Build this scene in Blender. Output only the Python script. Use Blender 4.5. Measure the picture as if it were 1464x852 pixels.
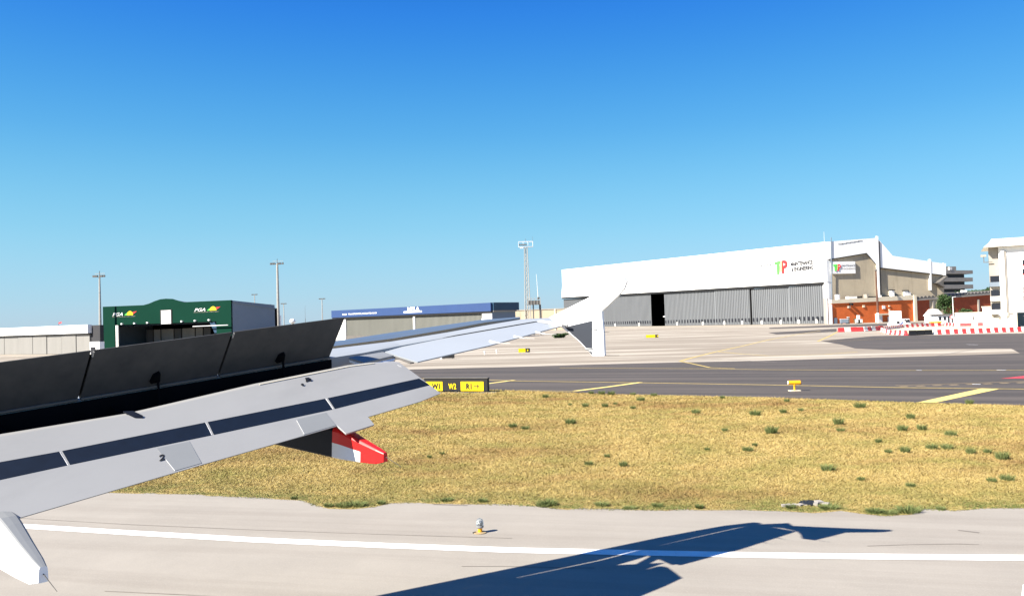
import bpy, bmesh, math, random
import numpy as np
from mathutils import Matrix, Vector
random.seed(7); rng = np.random.default_rng(7)
for o in list(bpy.data.objects): bpy.data.objects.remove(o)
scene = bpy.context.scene
col = scene.collection

# ---------------------------------------------------------------- camera
EYE = 4.8; F = 1139.0; W0, H0 = 1464, 852
pitch = math.atan(35/1139); roll = math.atan(.03)
Rcam = Matrix.Rotation(math.pi/2+pitch, 3, 'X') @ Matrix.Rotation(-roll, 3, 'Z')
cd = bpy.data.cameras.new('camera'); cam = bpy.data.objects.new('camera', cd); col.objects.link(cam)
cam.matrix_world = Matrix.Translation((0, 0, EYE)) @ Rcam.to_4x4()
cd.sensor_width = 36; cd.sensor_fit = 'HORIZONTAL'; cd.lens = 36*F/W0
cd.clip_start = .1; cd.clip_end = 20000
scene.camera = cam

# ---------------------------------------------------------------- world and sun
SUN_EL, SUN_AZ = math.radians(38), math.radians(29.5)      # light travels towards (+cos az, +sin az)
sdir = Vector((math.cos(SUN_AZ)*math.cos(SUN_EL), math.sin(SUN_AZ)*math.cos(SUN_EL), -math.sin(SUN_EL)))
world = bpy.data.worlds.new('World'); scene.world = world; world.use_nodes = True
wn = world.node_tree.nodes; wl = world.node_tree.links
bg = wn['Background']
sky = wn.new('ShaderNodeTexSky'); sky.sky_type = 'NISHITA'; sky.sun_disc = False
sky.sun_elevation = SUN_EL
sky.sun_rotation = math.atan2(-sdir.x, -sdir.y)
sky.altitude = 0; sky.air_density = 1.0; sky.dust_density = .5; sky.ozone_density = 3.0
tint = wn.new('ShaderNodeMix'); tint.data_type = 'RGBA'; tint.blend_type = 'MULTIPLY'; tint.inputs[0].default_value = 1; tint.inputs[7].default_value = (.58, .82, 1.25, 1)
hs = wn.new('ShaderNodeHueSaturation'); hs.inputs['Saturation'].default_value = 1.12
wl.new(sky.outputs[0], tint.inputs[6]); wl.new(tint.outputs[2], hs.inputs['Color']); # summer haze: the same pale band all round the horizon, deep blue above
tc = wn.new('ShaderNodeTexCoord'); sx = wn.new('ShaderNodeSeparateXYZ'); wl.new(tc.outputs['Generated'], sx.inputs[0])
zr = wn.new('ShaderNodeMapRange'); zr.inputs[1].default_value = 0; zr.inputs[2].default_value = .5; wl.new(sx.outputs['Z'], zr.inputs[0])
rp_ = wn.new('ShaderNodeValToRGB'); rp_.color_ramp.interpolation = 'B_SPLINE'
for pos_, c_ in ((0, (.66, .84, 1.00)), (.08, (.58, .86, 1.10)), (.24, (.40, .90, 1.36)), (.46, (.13, .60, 1.30)), (.74, (.02, .27, 1.02)), (1., (.01, .12, .55))):
    el = rp_.color_ramp.elements[0] if pos_ == 0 else (rp_.color_ramp.elements[-1] if pos_ == 1. else rp_.color_ramp.elements.new(pos_))
    el.color = (*c_, 1)
wl.new(zr.outputs[0], rp_.inputs[0])
sc_ = wn.new('ShaderNodeVectorMath'); sc_.operation = 'SCALE'; sc_.inputs[3].default_value = 6.0; wl.new(rp_.outputs[0], sc_.inputs[0])
mx_ = wn.new('ShaderNodeMix'); mx_.data_type = 'RGBA'; mx_.inputs[0].default_value = .72
wl.new(hs.outputs[0], mx_.inputs[6]); wl.new(sc_.outputs[0], mx_.inputs[7]); wl.new(mx_.outputs[2], bg.inputs[0])
bg.inputs[1].default_value = .05
sd = bpy.data.lights.new('sun', 'SUN'); sd.energy = 5.0; sd.angle = math.radians(.5); sd.color = (1, .93, .81)
so = bpy.data.objects.new('sun', sd); col.objects.link(so)
so.rotation_euler = sdir.to_track_quat('-Z', 'Y').to_euler(); so.location = (-60, -40, 80)
scene.view_settings.view_transform = 'Standard'; scene.view_settings.look = 'None'
scene.view_settings.exposure = 1.5; scene.view_settings.gamma = 1

# ---------------------------------------------------------------- helpers
C = Vector((0, 0, EYE))
def ray(u, v):
    d = Rcam @ Vector((u-W0/2, -(v-H0/2), -F)); return d/d.y
def G(u, v, z=0.0):
    d = ray(u, v); return C + d*((z-EYE)/d.z)
def at(u, v, Y): return C + ray(u, v)*Y
def on(u, v, p, n):
    d = ray(u, v); return C + d*((p-C).dot(n)/d.dot(n))

def wloc(o):
    v = Vector((0, 0, 0))
    while o: v += o.location; o = o.parent
    return v
def tag(o, label=None, cat=None, group=None, kind=None):
    if label: o['label'] = label
    if cat: o['category'] = cat
    if group: o['group'] = group
    if kind: o['kind'] = kind
    return o
def thing(name, loc, label, cat, group=None):
    o = bpy.data.objects.new(name, None); col.objects.link(o); o.location = loc
    o.empty_display_size = .3
    return tag(o, label, cat, group)
def mesh(name, verts, faces, mat, parent=None, smooth=False, base=None):
    """one mesh object from world-space verts; mat may be a list with per-face index in faces as (idx tuple, slot)"""
    vs = [Vector(v) for v in verts]
    if parent is None:
        if base is None:
            mn = [min(v[i] for v in vs) for i in range(3)]; mx = [max(v[i] for v in vs) for i in range(3)]
            base = Vector(((mn[0]+mx[0])/2, (mn[1]+mx[1])/2, mn[2]))
        off = Vector(base)
    else: off = wloc(parent)
    me = bpy.data.meshes.new(name)
    slots = None
    if isinstance(mat, (list, tuple)):
        slots = [f[1] for f in faces]; faces = [f[0] for f in faces]
    me.from_pydata([v-off for v in vs], [], faces)
    for m in (mat if slots else [mat]): me.materials.append(m)
    if slots: me.polygons.foreach_set('material_index', slots)
    bm = bmesh.new(); bm.from_mesh(me); bmesh.ops.recalc_face_normals(bm, faces=bm.faces); bm.to_mesh(me); bm.free()
    if smooth: me.polygons.foreach_set('use_smooth', [True]*len(me.polygons))
    o = bpy.data.objects.new(name, me); col.objects.link(o)
    if parent is None: o.location = off
    else: o.parent = parent
    return o
class MB:
    def __init__(s): s.v = []; s.f = []
    def add(s, v, f):
        k = len(s.v); s.v += [Vector(x) for x in v]; s.f += [tuple(i+k for i in q) for q in f]; return s
    def box(s, c, sx, sy, sz, ang=0):      # c = centre of the base
        ca, sa = math.cos(ang), math.sin(ang); c = Vector(c)
        v = []
        for z in (0, sz):
            for x, y in ((-sx/2, -sy/2), (sx/2, -sy/2), (sx/2, sy/2), (-sx/2, sy/2)):
                v.append(c+Vector((x*ca-y*sa, x*sa+y*ca, z)))
        return s.add(v, [(0,1,2,3),(4,5,6,7),(0,1,5,4),(1,2,6,5),(2,3,7,6),(3,0,4,7)])
    def tube(s, a, b, r0, r1=None, n=8):
        a, b = Vector(a), Vector(b); r1 = r0 if r1 is None else r1
        d = (b-a).normalized(); x = d.orthogonal().normalized(); y = d.cross(x)
        v = []
        for p, r in ((a, r0), (b, r1)):
            for i in range(n):
                t = 2*math.pi*i/n; v.append(p+x*math.cos(t)*r+y*math.sin(t)*r)
        f = [(i, (i+1) % n, n+(i+1) % n, n+i) for i in range(n)]+[tuple(range(n)), tuple(range(n, 2*n))]
        return s.add(v, f)
    def lathe(s, c, prof, n=16):
        c = Vector(c); v = []; f = []
        for r, z in prof:
            for i in range(n):
                t = 2*math.pi*i/n; v.append(c+Vector((r*math.cos(t), r*math.sin(t), z)))
        for j in range(len(prof)-1):
            for i in range(n): f.append((j*n+i, j*n+(i+1) % n, (j+1)*n+(i+1) % n, (j+1)*n+i))
        f += [tuple(range(n)), tuple(range((len(prof)-1)*n, len(prof)*n))]
        return s.add(v, f)
    def solid(s, top, vec):                 # polygon extruded along vec
        n = len(top); vec = Vector(vec)
        t = [Vector(p) for p in top]; b = [p+vec for p in t]
        return s.add(t+b, [tuple(range(n)), tuple(range(n, 2*n))]+[(i, (i+1) % n, n+(i+1) % n, n+i) for i in range(n)])
    def build(s, name, mat, parent=None, smooth=False, base=None): return mesh(name, s.v, s.f, mat, parent, smooth, base)

class Wall:
    """vertical facade plane: s metres along it to the right, z up, d metres proud of it"""
    def __init__(w, a, b):
        w.a = Vector((a[0], a[1], 0)); e = Vector((b[0]-a[0], b[1]-a[1], 0)); w.L = e.length; w.e = e.normalized()
        w.n = Vector((w.e.y, -w.e.x, 0))
    def uv(w, u, v):
        p = on(u, v, w.a, w.n); return ((p-w.a).dot(w.e), p.z)
    def pt(w, s, z, d=0.): return w.a + w.e*s + w.n*d + Vector((0, 0, z))
    def slab(w, name, poly, d0, d1, mat, parent): 
        return MB().solid([w.pt(s, z, d1) for s, z in poly], w.n*(d0-d1)).build(name, mat, parent)
    def pslab(w, name, px, d0, d1, mat, parent): return w.slab(name, [w.uv(*p) for p in px], d0, d1, mat, parent)
    def rect(w, name, s0, s1, z0, z1, d0, d1, mat, parent): return w.slab(name, [(s0,z0),(s1,z0),(s1,z1),(s0,z1)], d0, d1, mat, parent)
    def prect(w, name, u0, v0, u1, v1, d0, d1, mat, parent):
        s0, z1 = w.uv(u0, v0); s1, z0 = w.uv(u1, v1); return w.rect(name, s0, s1, z0, z1, d0, d1, mat, parent)
    def text(w, name, txt, s0, s1, z0, z1, d, mat, parent, shear=0., offset=0., depth=.02):
        v, f = glyphs(txt, shear, offset)
        x0, x1 = min(p[0] for p in v), max(p[0] for p in v); y0, y1 = min(p[1] for p in v), max(p[1] for p in v)
        top = [w.pt(s0+(p[0]-x0)/(x1-x0)*(s1-s0), z0+(p[1]-y0)/(y1-y0)*(z1-z0), d+(depth if p[2] > 0 else 0)) for p in v]
        return mesh(name, top, f, mat, parent)
def glyphs(txt, shear=0., offset=0.):
    cu = bpy.data.curves.new('glyphs', 'FONT'); cu.body = txt; cu.shear = shear; cu.offset = offset; cu.extrude = .02; cu.resolution_u = 3
    o = bpy.data.objects.new('glyphs', cu); col.objects.link(o)
    me = bpy.data.meshes.new_from_object(o.evaluated_get(bpy.context.evaluated_depsgraph_get()))
    v = [tuple(x.co) for x in me.vertices]; f = [tuple(p.vertices) for p in me.polygons]
    bpy.data.objects.remove(o); bpy.data.curves.remove(cu); bpy.data.meshes.remove(me)
    return v, f

# ---------------------------------------------------------------- materials
ALB = .82      # mid-tone colours darkened under a raised exposure, so shadows come out deeper
def alb(c): return tuple(x*ALB for x in c) if max(c) < .6 else c
def M(name, c, rough=.7, var=.12, scale=1., bump=0., metal=0., c2=None, stretch=None, spec=.4, detail=5, rot=0.):
    c = alb(c); c2 = alb(c2) if c2 else None
    m = bpy.data.materials.new(name); m.use_nodes = True; n = m.node_tree.nodes; l = m.node_tree.links
    b = n['Principled BSDF']; b.inputs['Roughness'].default_value = rough; b.inputs['Metallic'].default_value = metal
    b.inputs['Specular IOR Level'].default_value = spec
    g = n.new('ShaderNodeNewGeometry'); mp = n.new('ShaderNodeMapping')
    mp.inputs['Rotation'].default_value = (0, 0, rot)
    if stretch: mp.inputs['Scale'].default_value = stretch
    mp.vector_type = 'TEXTURE' if rot and not stretch else 'POINT'
    l.new(g.outputs['Position'], mp.inputs[0])
    t = n.new('ShaderNodeTexNoise'); t.inputs['Scale'].default_value = scale; t.inputs['Detail'].default_value = detail; t.inputs['Roughness'].default_value = .62
    l.new(mp.outputs[0], t.inputs['Vector'])
    r = n.new('ShaderNodeValToRGB'); r.color_ramp.elements[0].position = .3; r.color_ramp.elements[1].position = .7
    hi = c2 if c2 else tuple(min(1, x*(1+var)) for x in c)
    lo = c if c2 else tuple(x*(1-var) for x in c)
    r.color_ramp.elements[0].color = (*lo, 1); r.color_ramp.elements[1].color = (*hi, 1)
    l.new(t.outputs[0], r.inputs[0]); l.new(r.outputs[0], b.inputs['Base Color'])
    if bump:
        bu = n.new('ShaderNodeBump'); bu.inputs['Strength'].default_value = bump; bu.inputs['Distance'].default_value = .02
        t2 = n.new('ShaderNodeTexNoise'); t2.inputs['Scale'].default_value = scale*8; t2.inputs['Detail'].default_value = 4
        l.new(mp.outputs[0], t2.inputs['Vector']); l.new(t2.outputs[0], bu.inputs['Height']); l.new(bu.outputs[0], b.inputs['Normal'])
    return m
def overlay(m, c, scale, lo, hi, amount, stretch=None, rot=0., detail=6):
    """mix a second colour in through a stretched noise mask (stains, tyre scuffs, wear)"""
    n = m.node_tree.nodes; l = m.node_tree.links; b = n['Principled BSDF']
    src = b.inputs['Base Color'].links[0].from_socket
    g = n.new('ShaderNodeNewGeometry')
    rm = n.new('ShaderNodeVectorRotate'); rm.rotation_type = 'Z_AXIS'; rm.inputs['Angle'].default_value = rot
    mp = n.new('ShaderNodeMapping'); mp.inputs['Scale'].default_value = stretch or (1, 1, 1)
    t = n.new('ShaderNodeTexNoise'); t.inputs['Scale'].default_value = scale; t.inputs['Detail'].default_value = detail; t.inputs['Roughness'].default_value = .6
    l.new(g.outputs['Position'], rm.inputs['Vector']); l.new(rm.outputs[0], mp.inputs[0]); l.new(mp.outputs[0], t.inputs['Vector'])
    mr = n.new('ShaderNodeMapRange'); mr.inputs[1].default_value = lo; mr.inputs[2].default_value = hi; mr.inputs[4].default_value = amount
    l.new(t.outputs[0], mr.inputs[0])
    mx = n.new('ShaderNodeMix'); mx.data_type = 'RGBA'
    l.new(mr.outputs[0], mx.inputs[0]); l.new(src, mx.inputs[6]); mx.inputs[7].default_value = (*alb(c), 1)
    l.new(mx.outputs[2], b.inputs['Base Color'])
    return m
TAXI = -math.radians(38)     # lines of the taxiway run this way (left end far)
RWY = -math.radians(14)
m_run = M('runway concrete', (.335, .305, .262), .9, .06, .5, .25)
overlay(m_run, (.25, .22, .185), 1.0, .45, .72, .6, (.06, 1.2, 1), -RWY)
overlay(m_run, (.46, .42, .36), 30., .5, .8, .5)
overlay(m_run, (.2, .18, .16), 60., .6, .8, .5)
m_apron = M('apron concrete', (.47, .415, .335), .9, .06, .05, .1)
overlay(m_apron, (.27, .225, .17), .12, .42, .54, .9, (.15, 1.1, 1), -RWY*.3)
overlay(m_apron, (.2, .17, .135), .5, .55, .68, .8, (.05, 1.5, 1), -RWY*.3)
m_asph = M('taxiway asphalt', (.066, .055, .047), .85, .12, .3, .2)
overlay(m_asph, (.115, .095, .08), .5, .42, .62, .9, (.05, 1., 1), -TAXI*.55)
overlay(m_asph, (.035, .032, .032), .5, .55, .7, .7, (.04, 1.3, 1), -TAXI*.55)
overlay(m_asph, (.13, .12, .11), 8., .6, .8, .4)
m_soil = M('dry turf soil', (.36, .265, .095), 1., .25, .8, .3, c2=(.44, .33, .13))
overlay(m_soil, (.26, .15, .06), .13, .5, .62, .7, (.6, 1., 1))
overlay(m_soil, (.2, .2, .06), .35, .52, .7, .6, (.5, 1.2, 1))
m_sand = M('pale sand', (.62, .54, .36), .95, .1, .3)
m_white_line = M('white road paint', (.78, .78, .76), .7, .06, 3.)
overlay(m_white_line, (.45, .42, .38), 14., .62, .75, .7)
m_yel_line = M('worn yellow road paint', (.55, .41, .12), .8, .15, 2.)
overlay(m_yel_line, (.16, .14, .11), 3., .55, .75, .75)
m_yel_bold = M('yellow road paint', (.66, .52, .16), .8, .08, 2.)
m_tan_line = M('tan road paint', (.36, .27, .15), .85, .15, 2.)
m_red_line = M('red road paint', (.55, .05, .07), .8, .1, 2.)
m_joint = M('dark joint sealant', (.215, .19, .165), .9, .3, 1.2)
m_skin = M('grey wing paint', (.335, .335, .33), .42, .03, .8, spec=.5)
overlay(m_skin, (.265, .265, .26), 1.3, .5, .75, .5, (1, .35, 1), .6)
overlay(m_skin, (.22, .22, .22), 22., .68, .8, .4)
m_skin2 = M('grey aileron paint', (.34, .37, .40), .4, .03, .8, spec=.5)
m_patch = M('mid grey panel paint', (.25, .26, .265), .5, .03, 2.)
m_slat = M('blue grey slat with shade', (.10, .14, .20), .4, .05, 1.)  # darker than the wing: the slat's shade is put into its colour
m_bare = M('grey alloy', (.30, .31, .32), .45, .1, 2., metal=.3)
m_under = M('shaded spoiler underside', (.055, .058, .062), .6, .25, 3., c2=(.088, .088, .088), spec=.2)  # shade on the raised spoilers is included in this dark colour
m_dark = M('black cavity shade', (.004, .0045, .006), .9, .2, 2., spec=.05)  # near-black colour stands in for deep shade in coves and hangar interiors
m_navy = M('navy flap strip', (.004, .010, .024), .6, .15, 6., spec=.2)
m_navy2 = M('navy fairing paint', (.006, .009, .018), .5, .1, 4., spec=.2)
m_fwhite = M('white fairing paint', (.78, .78, .78), .35, .03, 2.)
m_fred = M('red fairing paint', (.62, .012, .012), .35, .05, 3.)
m_black = M('black', (.012, .012, .013), .6, .2, 3.)
m_slate = M('slate blue paint', (.03, .036, .05), .5, .06, 4.)
m_seam = M('seam sealant', (.20, .205, .21), .6, .1, 4.)
m_rubber = M('rubber', (.02, .02, .02), .85, .2, 4.)
m_white = M('white cladding', (.80, .80, .79), .55, .03, .15)
m_steel = M('grey steel door', (.175, .185, .198), .5, .08, .4, stretch=(1, 1, .1))
m_steel2 = M('olive grey door', (.185, .188, .168), .6, .06, .4, stretch=(1, 1, .1))
m_dwhite = M('off-white door', (.25, .243, .23), .6, .06, .6, stretch=(1, 1, .15))
m_green = M('green cladding', (.0012, .034, .0205), .8, .06, .2, spec=.08)
m_greyblue = M('blue grey cladding', (.19, .235, .29), .6, .05, .2)
m_blue = M('blue fascia', (.028, .066, .19), .5, .06, .2)
m_dblue = M('dark blue cladding and shade', (.02, .06, .115), .5, .08, .2)
m_tan = M('tan rendered wall', (.47, .40, .29), .9, .08, .12)
overlay(m_tan, (.27, .225, .165), .5, .52, .7, .5, (1, 1, .15))
m_brick = M('orange brick', (.62, .135, .03), .9, .12, .25)
overlay(m_brick, (.38, .075, .03), 3., .55, .7, .6)
m_brick2 = M('red brick', (.36, .075, .03), .9, .15, .4)
m_cream = M('cream render', (.68, .60, .45), .85, .06, .3)
m_conc = M('grey concrete', (.36, .33, .29), .9, .1, .3)
m_dglass = M('dark glazing', (.02, .022, .03), .15, .1, 1.)
m_galv = M('galvanised steel', (.42, .40, .36), .6, .15, 1.5)
m_dgalv = M('dark galvanised steel', (.14, .13, .12), .6, .15, 1.5)
m_dkgrey = M('dark grey shaded wall', (.03, .03, .035), .7, .1, .3)
m_rust = M('rusty brown steel', (.13, .065, .045), .8, .2, .5)
m_sy = M('yellow sign face', (.85, .62, .0), .5, .04, 1.)
m_red = M('red plastic', (.60, .045, .05), .5, .12, 1.)
m_wplast = M('white plastic', (.74, .72, .68), .5, .08, 1.)
m_amber = M('amber enamel', (.80, .36, .01), .4, .06, 6.)
m_lgreen = M('logo green', (.10, .62, .08), .5, .03, 1.); m_lgreen2 = M('logo pale green', (.34, .75, .22), .5, .03, 1.)
m_lred = M('logo red', (.72, .03, .03), .5, .03, 1.); m_lyel = M('logo yellow', (.9, .72, .01), .5, .03, 1.)
m_ink = M('grey lettering', (.05, .05, .06), .6, .05, 1.); m_inkblue = M('blue lettering', (.05, .12, .42), .6, .05, 1.)
m_silver = M('pale lettering', (.6, .6, .62), .5, .05, 1.)
m_leaf = M('tree leaves', (.022, .055, .012), .7, .3, .8, c2=(.05, .10, .022))
m_weed = M('weed leaves', (.10, .135, .045), .8, .3, 2., c2=(.2, .235, .09), spec=.1)
m_bark = M('bark', (.12, .085, .06), .9, .2, 2.)
m_glass = bpy.data.materials.new('clear lamp glass'); m_glass.use_nodes = True
_b = m_glass.node_tree.nodes['Principled BSDF']; _b.inputs['Base Color'].default_value = (.75, .8, .82, 1); _b.inputs['Roughness'].default_value = .08; _b.inputs['Transmission Weight'].default_value = .85

# ---------------------------------------------------------------- ground
def sheet(name, pts, z, mat, parent=None, kind='structure'):
    v = [Vector((p[0], p[1], z)) for p in pts]
    o = mesh(name, v, [tuple(range(len(v)))], mat, parent, base=(0, 0, z) if parent is None else None)
    bm = bmesh.new(); bm.from_mesh(o.data); bmesh.ops.triangulate(bm, faces=bm.faces)
    for f in bm.faces:
        if f.normal.z < 0: f.normal_flip()
    bm.to_mesh(o.data); bm.free()
    if kind and parent is None: o['kind'] = kind
    return o
def psheet(name, px, z, mat, parent=None): return sheet(name, [G(*p) for p in px], z, mat, parent)
def ribbon(name, px, width, z, mat, parent, smooth=1):
    pts = [G(*p) for p in px]; L = []; Rr = []
    for i, p in enumerate(pts):
        d = (pts[min(i+1, len(pts)-1)]-pts[max(i-1, 0)]).normalized(); nn = Vector((-d.y, d.x, 0))*width/2
        L.append(p+nn); Rr.append(p-nn)
    v = [Vector((p.x, p.y, z)) for p in L+Rr]; k = len(pts)
    return mesh(name, v, [(i, i+1, k+i+1, k+i) for i in range(k-1)], mat, parent)
gs = 6000
ground = sheet('ground', [(-gs, -gs), (gs, -gs), (gs, gs), (-gs, gs)], 0, m_apron)

near_edge = [(170,704),(215,705),(262,706),(300,708),(345,711),(395,713),(432,715),(446,722),(470,726),(505,727),(535,724),(560,719),(600,718),(640,720),(690,721),(732,722),(770,724),(790,727),(850,728),(930,729),(1000,728),(1060,728),(1118,730),(1160,732),(1200,729),(1228,733),(1262,737),(1300,734),(1322,728),(1360,730),(1400,726),(1464,726)]
ne = [G(*p) for p in near_edge]
d0 = (ne[0]-ne[12]).normalized(); d1 = (ne[-1]-ne[20]).normalized()
ne = [ne[0]+d0*120, ne[0]+d0*40]+ne+[ne[-1]+d1*15, ne[-1]+d1*90]
# ragged turf edge
rag = []
for a, b in zip(ne[:-1], ne[1:]):
    k = max(1, min(40, int((b-a).length/.35)))
    for i in range(k):
        p = a.lerp(b, i/k); rag.append(p+Vector((0, random.uniform(-.12, .12)*(0 if (b-a).length > 30 else 1), 0)))
far_edge = [(560,552.5),(620,554.5),(697,557.5),(732,558.5),(800,561),(900,564.5),(980,566),(1098,568.5),(1280,575),(1464,580)]
fe = [G(*p) for p in far_edge]
dl = (fe[0]-fe[3]).normalized(); dr = (fe[-1]-fe[-3]).normalized()
fe = [fe[0]+dl*120]+fe+[fe[-1]+dr*60]
runway = sheet('runway', [(-160, -60), (120, -60)]+[(p.x, p.y+.6) for p in reversed(ne)], .004, m_run)
verge = sheet('grass_verge', [(p.x, p.y) for p in rag+[ne[-1]]]+[(p.x, p.y) for p in reversed(fe)], .008, m_soil)
tx = [(500,532),(590,528),(732,524.5),(850,521),(975,518),(1098,515.5),(1180,513),(1300,510),(1400,507),(1458,505)]
tf = [G(*p) for p in tx]; dl2 = (tf[0]-tf[2]).normalized()
tail = [G(1452,501), G(1444,498.5), G(1464,498.2), G(1464,477.5)]
far_r = G(1464, 477.5); dr2 = Vector((1, -.25, 0)).normalized()
taxi = sheet('taxiway', [(p.x, p.y) for p in [fe[0]+Vector((0,-.5,0))]+[p+Vector((0,-.25,0)) for p in fe[1:]]]+[(170, 15), (170, 100)]+[(far_r.x+70, far_r.y-15), (far_r.x, far_r.y)]+[(p.x, p.y) for p in (G(1464,498.3), G(1446,498.5), G(1453,502))]+[(p.x, p.y) for p in reversed(tf)]+[((tf[0]+dl2*90).x, (tf[0]+dl2*90).y)], .0055, m_asph)
spur = psheet('taxiway_spur', [(1173,487.5),(1215,483.5),(1250,480.5),(1300,479.5),(1340,479),(1400,477.5),(1463.9,476.5),(1463.9,498.2),(1446,498.3),(1330,499),(1265,500),(1222,498),(1205,493)], .006, m_asph); 
strip1 = psheet('service_road', [(1196,464.5),(1290,462),(1330,461),(1330,463.6),(1290,465.2),(1196,467.6),(1100,470),(1100,468.5)], .006, m_asph)
patch1 = psheet('asphalt_patch', [(1098,475.5),(1160,472),(1196,470),(1196,474),(1160,476),(1110,478)], .006, m_asph)
for s in (spur, strip1, patch1): s['kind'] = 'structure'
island = psheet('sand_island', [(1262,470.5),(1300,468),(1340,466.5),(1420,465),(1464,466),(1500,468),(1500,471),(1440,473.5),(1340,476),(1300,476.5),(1270,474)], .007, m_sand)

# painted lines
ribbon('edge_line', [(-250,729),(20,751.5),(190,762),(366,772),(550,780),(732,786.6),(915,790.5),(1098,794),(1280,796.2),(1464,797.6),(1700,800)], .38, .012, m_white_line, runway)
psheet('edge_line', [(1462.5,836),(1475,836),(1475,870),(1458,870)], .012, m_white_line, runway)
ribbon('pavement_joint', [(-200,727),(34,741),(190,750),(366,757.5),(550,764),(732,769.5)], .032, .0085, m_joint, runway)
ribbon('pavement_joint', [(660,809.5),(732,809.8),(800,811.5),(850,812)], .032, .0085, m_joint, runway)
ribbon('pavement_joint', [(1240,780.5),(1300,778.5),(1370,777.5),(1400,778.5)], .032, .0085, m_joint, runway)
ribbon('pavement_joint', [(150,845),(280,851),(420,858)], .032, .0085, m_joint, runway)
ribbon('tyre_scuff', [(620,721),(650,722),(668,722.5)], .08, .0085, m_joint, runway)
ribbon('tyre_scuff', [(1370,758),(1400,761.5)], .07, .0085, m_joint, runway)
ribbon('guide_line', [(590,541),(690,543),(732,544.5),(915,547.2),(1098,550.2),(1280,554),(1464,556.3),(1560,557.5)], .28, .012, m_yel_line, taxi)
ribbon('edge_stripe', [(742,558),(780,558.6),(822,559.2)], .18, .012, m_yel_line, taxi)
ribbon('edge_stripe', [(640,557.6),(700,548),(735,543.5)], .45, .011, m_yel_bold, taxi)
ribbon('diagonal_stripe', [(822,559),(870,553),(916,546.6)], .5, .0135, m_yel_bold, taxi)
psheet('diagonal_stripe', [(1312,575.3),(1338,575.5),(1428,556.3),(1404,555.2)], .0135, m_yel_bold, taxi)
ribbon('guide_line', [(800,526),(860,526.3),(1000,527),(1098,528.5),(1290,529.6),(1464,529.2),(1560,528)], .25, .012, m_yel_line, taxi)
ribbon('guide_line', [(973,516.5),(990,520),(1015,525.5),(1050,527)], .3, .0125, m_yel_line, taxi)
ribbon('guide_line', [(972,516.4),(985,512.5),(1025,502.5),(1060,495),(1098,486),(1140,478),(1173,473)], .38, .008, m_yel_line, ground)
ribbon('guide_line', [(1025,502.5),(1060,506),(1098,508.5),(1130,508.3),(1180,506.5),(1226,503)], .32, .008, m_yel_line, ground)
ribbon('guide_line', [(1169,488),(1185,481),(1199,473.5)], .4, .01, m_yel_line, ground)
ribbon('guide_line', [(1174,488),(1215,487),(1270,484),(1330,483.5)], .2, .0115, m_yel_line, spur)
for i in range(9):        # broken two-row holding line
    x = 1280+i*24; y = 551.2-i*.78
    ribbon('dash', [(x, y), (x+24, y-.7)], .16, .0145, m_tan_line, taxi)
    if i % 2 == 0 or True: ribbon('dash', [(x+6, y+1.6), (x+18, y+1.2)], .35, .0145, m_tan_line, taxi)
psheet('red_marking', [(1430,541.3),(1464,537.5),(1490,535.5),(1490,540.8),(1464,541)], .0145, m_red_line, taxi)
for a, b, c, e in ((1382,492.5,1398,493),(1310,529.4,1318,529.6),(1425,529,1438,529.3),(1390,549.3,1402,549.6)):
    ribbon('white_dash', [(a, b), (c, e)], .22, .0165, m_white_line, taxi)
for q in ([(1050,508.8),(1085,506.5),(1130,505)], [(800,519),(850,517.2),(925,515)], [(860,512.3),(960,509.5)], [(1110,518),(1000,512)], [(1206,511.5),(1245,509)], [(1340,508.5),(1395,499)], [(865,472.5),(905,472)],[(866,500),(885,499.5)],[(1015,488),(1035,487.5)]):
    ribbon('tyre_scuff', q, .22, .0075, m_joint, ground)

# ---------------------------------------------------------------- turf blades
def inside_edges():
    nx = np.array([p.x for p in ne]); ny = np.array([p.y for p in ne]); fx = np.array([p.x for p in fe]); fy = np.array([p.y for p in fe])
    o1 = np.argsort(nx); o2 = np.argsort(fx)
    return lambda x: (np.interp(x, nx[o1], ny[o1]), np.interp(x, fx[o2], fy[o2]))
lim = inside_edges()
def grass_field(name, N, mat):
    # sample by distance so that blades stay dense where they show large
    y = 17.5+(rng.random(N)**1.7)*42; half = .70*y
    x = (rng.random(N)*2-1)*half
    lo, hi = lim(x); keep = (y > lo-.15+rng.random(N)*.25) & (y < hi-.05); x, y, lo = x[keep], y[keep], lo[keep]
    n = len(x)
    h = (.025+.04*rng.random(n))*(1+y/70); w = .003+.00028*y*(.6+rng.random(n))
    edge = np.exp(-np.maximum(y-lo, 0)/1.3); h *= 1-.45*edge
    a = rng.random(n)*2*np.pi; lean = h*(.5+1.6*rng.random(n)); b = rng.random(n)*2*np.pi
    co = np.zeros((n, 3, 3), np.float32)
    co[:, 0, 0] = x-np.cos(a)*w; co[:, 0, 1] = y-np.sin(a)*w
    co[:, 1, 0] = x+np.cos(a)*w; co[:, 1, 1] = y+np.sin(a)*w
    co[:, 2, 0] = x+np.cos(b)*lean; co[:, 2, 1] = y+np.sin(b)*lean; co[:, 2, 2] = h
    co[:, :2, 2] = .009
    me = bpy.data.meshes.new(name); me.vertices.add(n*3); me.loops.add(n*3); me.polygons.add(n)
    me.vertices.foreach_set('co', co.ravel()); me.loops.foreach_set('vertex_index', np.arange(n*3, dtype=np.int32))
    me.polygons.foreach_set('loop_start', np.arange(0, n*3, 3, dtype=np.int32))
    me.update(); me.validate()
    at_ = me.attributes.new('tone', 'FLOAT', 'POINT'); at_.data.foreach_set('value', np.repeat(rng.random(n), 3).astype(np.float32))
    g_ = me.attributes.new('lush', 'FLOAT', 'POINT'); g_.data.foreach_set('value', np.repeat(edge, 3).astype(np.float32))
    me.materials.append(mat)
    o = bpy.data.objects.new(name, me); col.objects.link(o)
    return o
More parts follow.
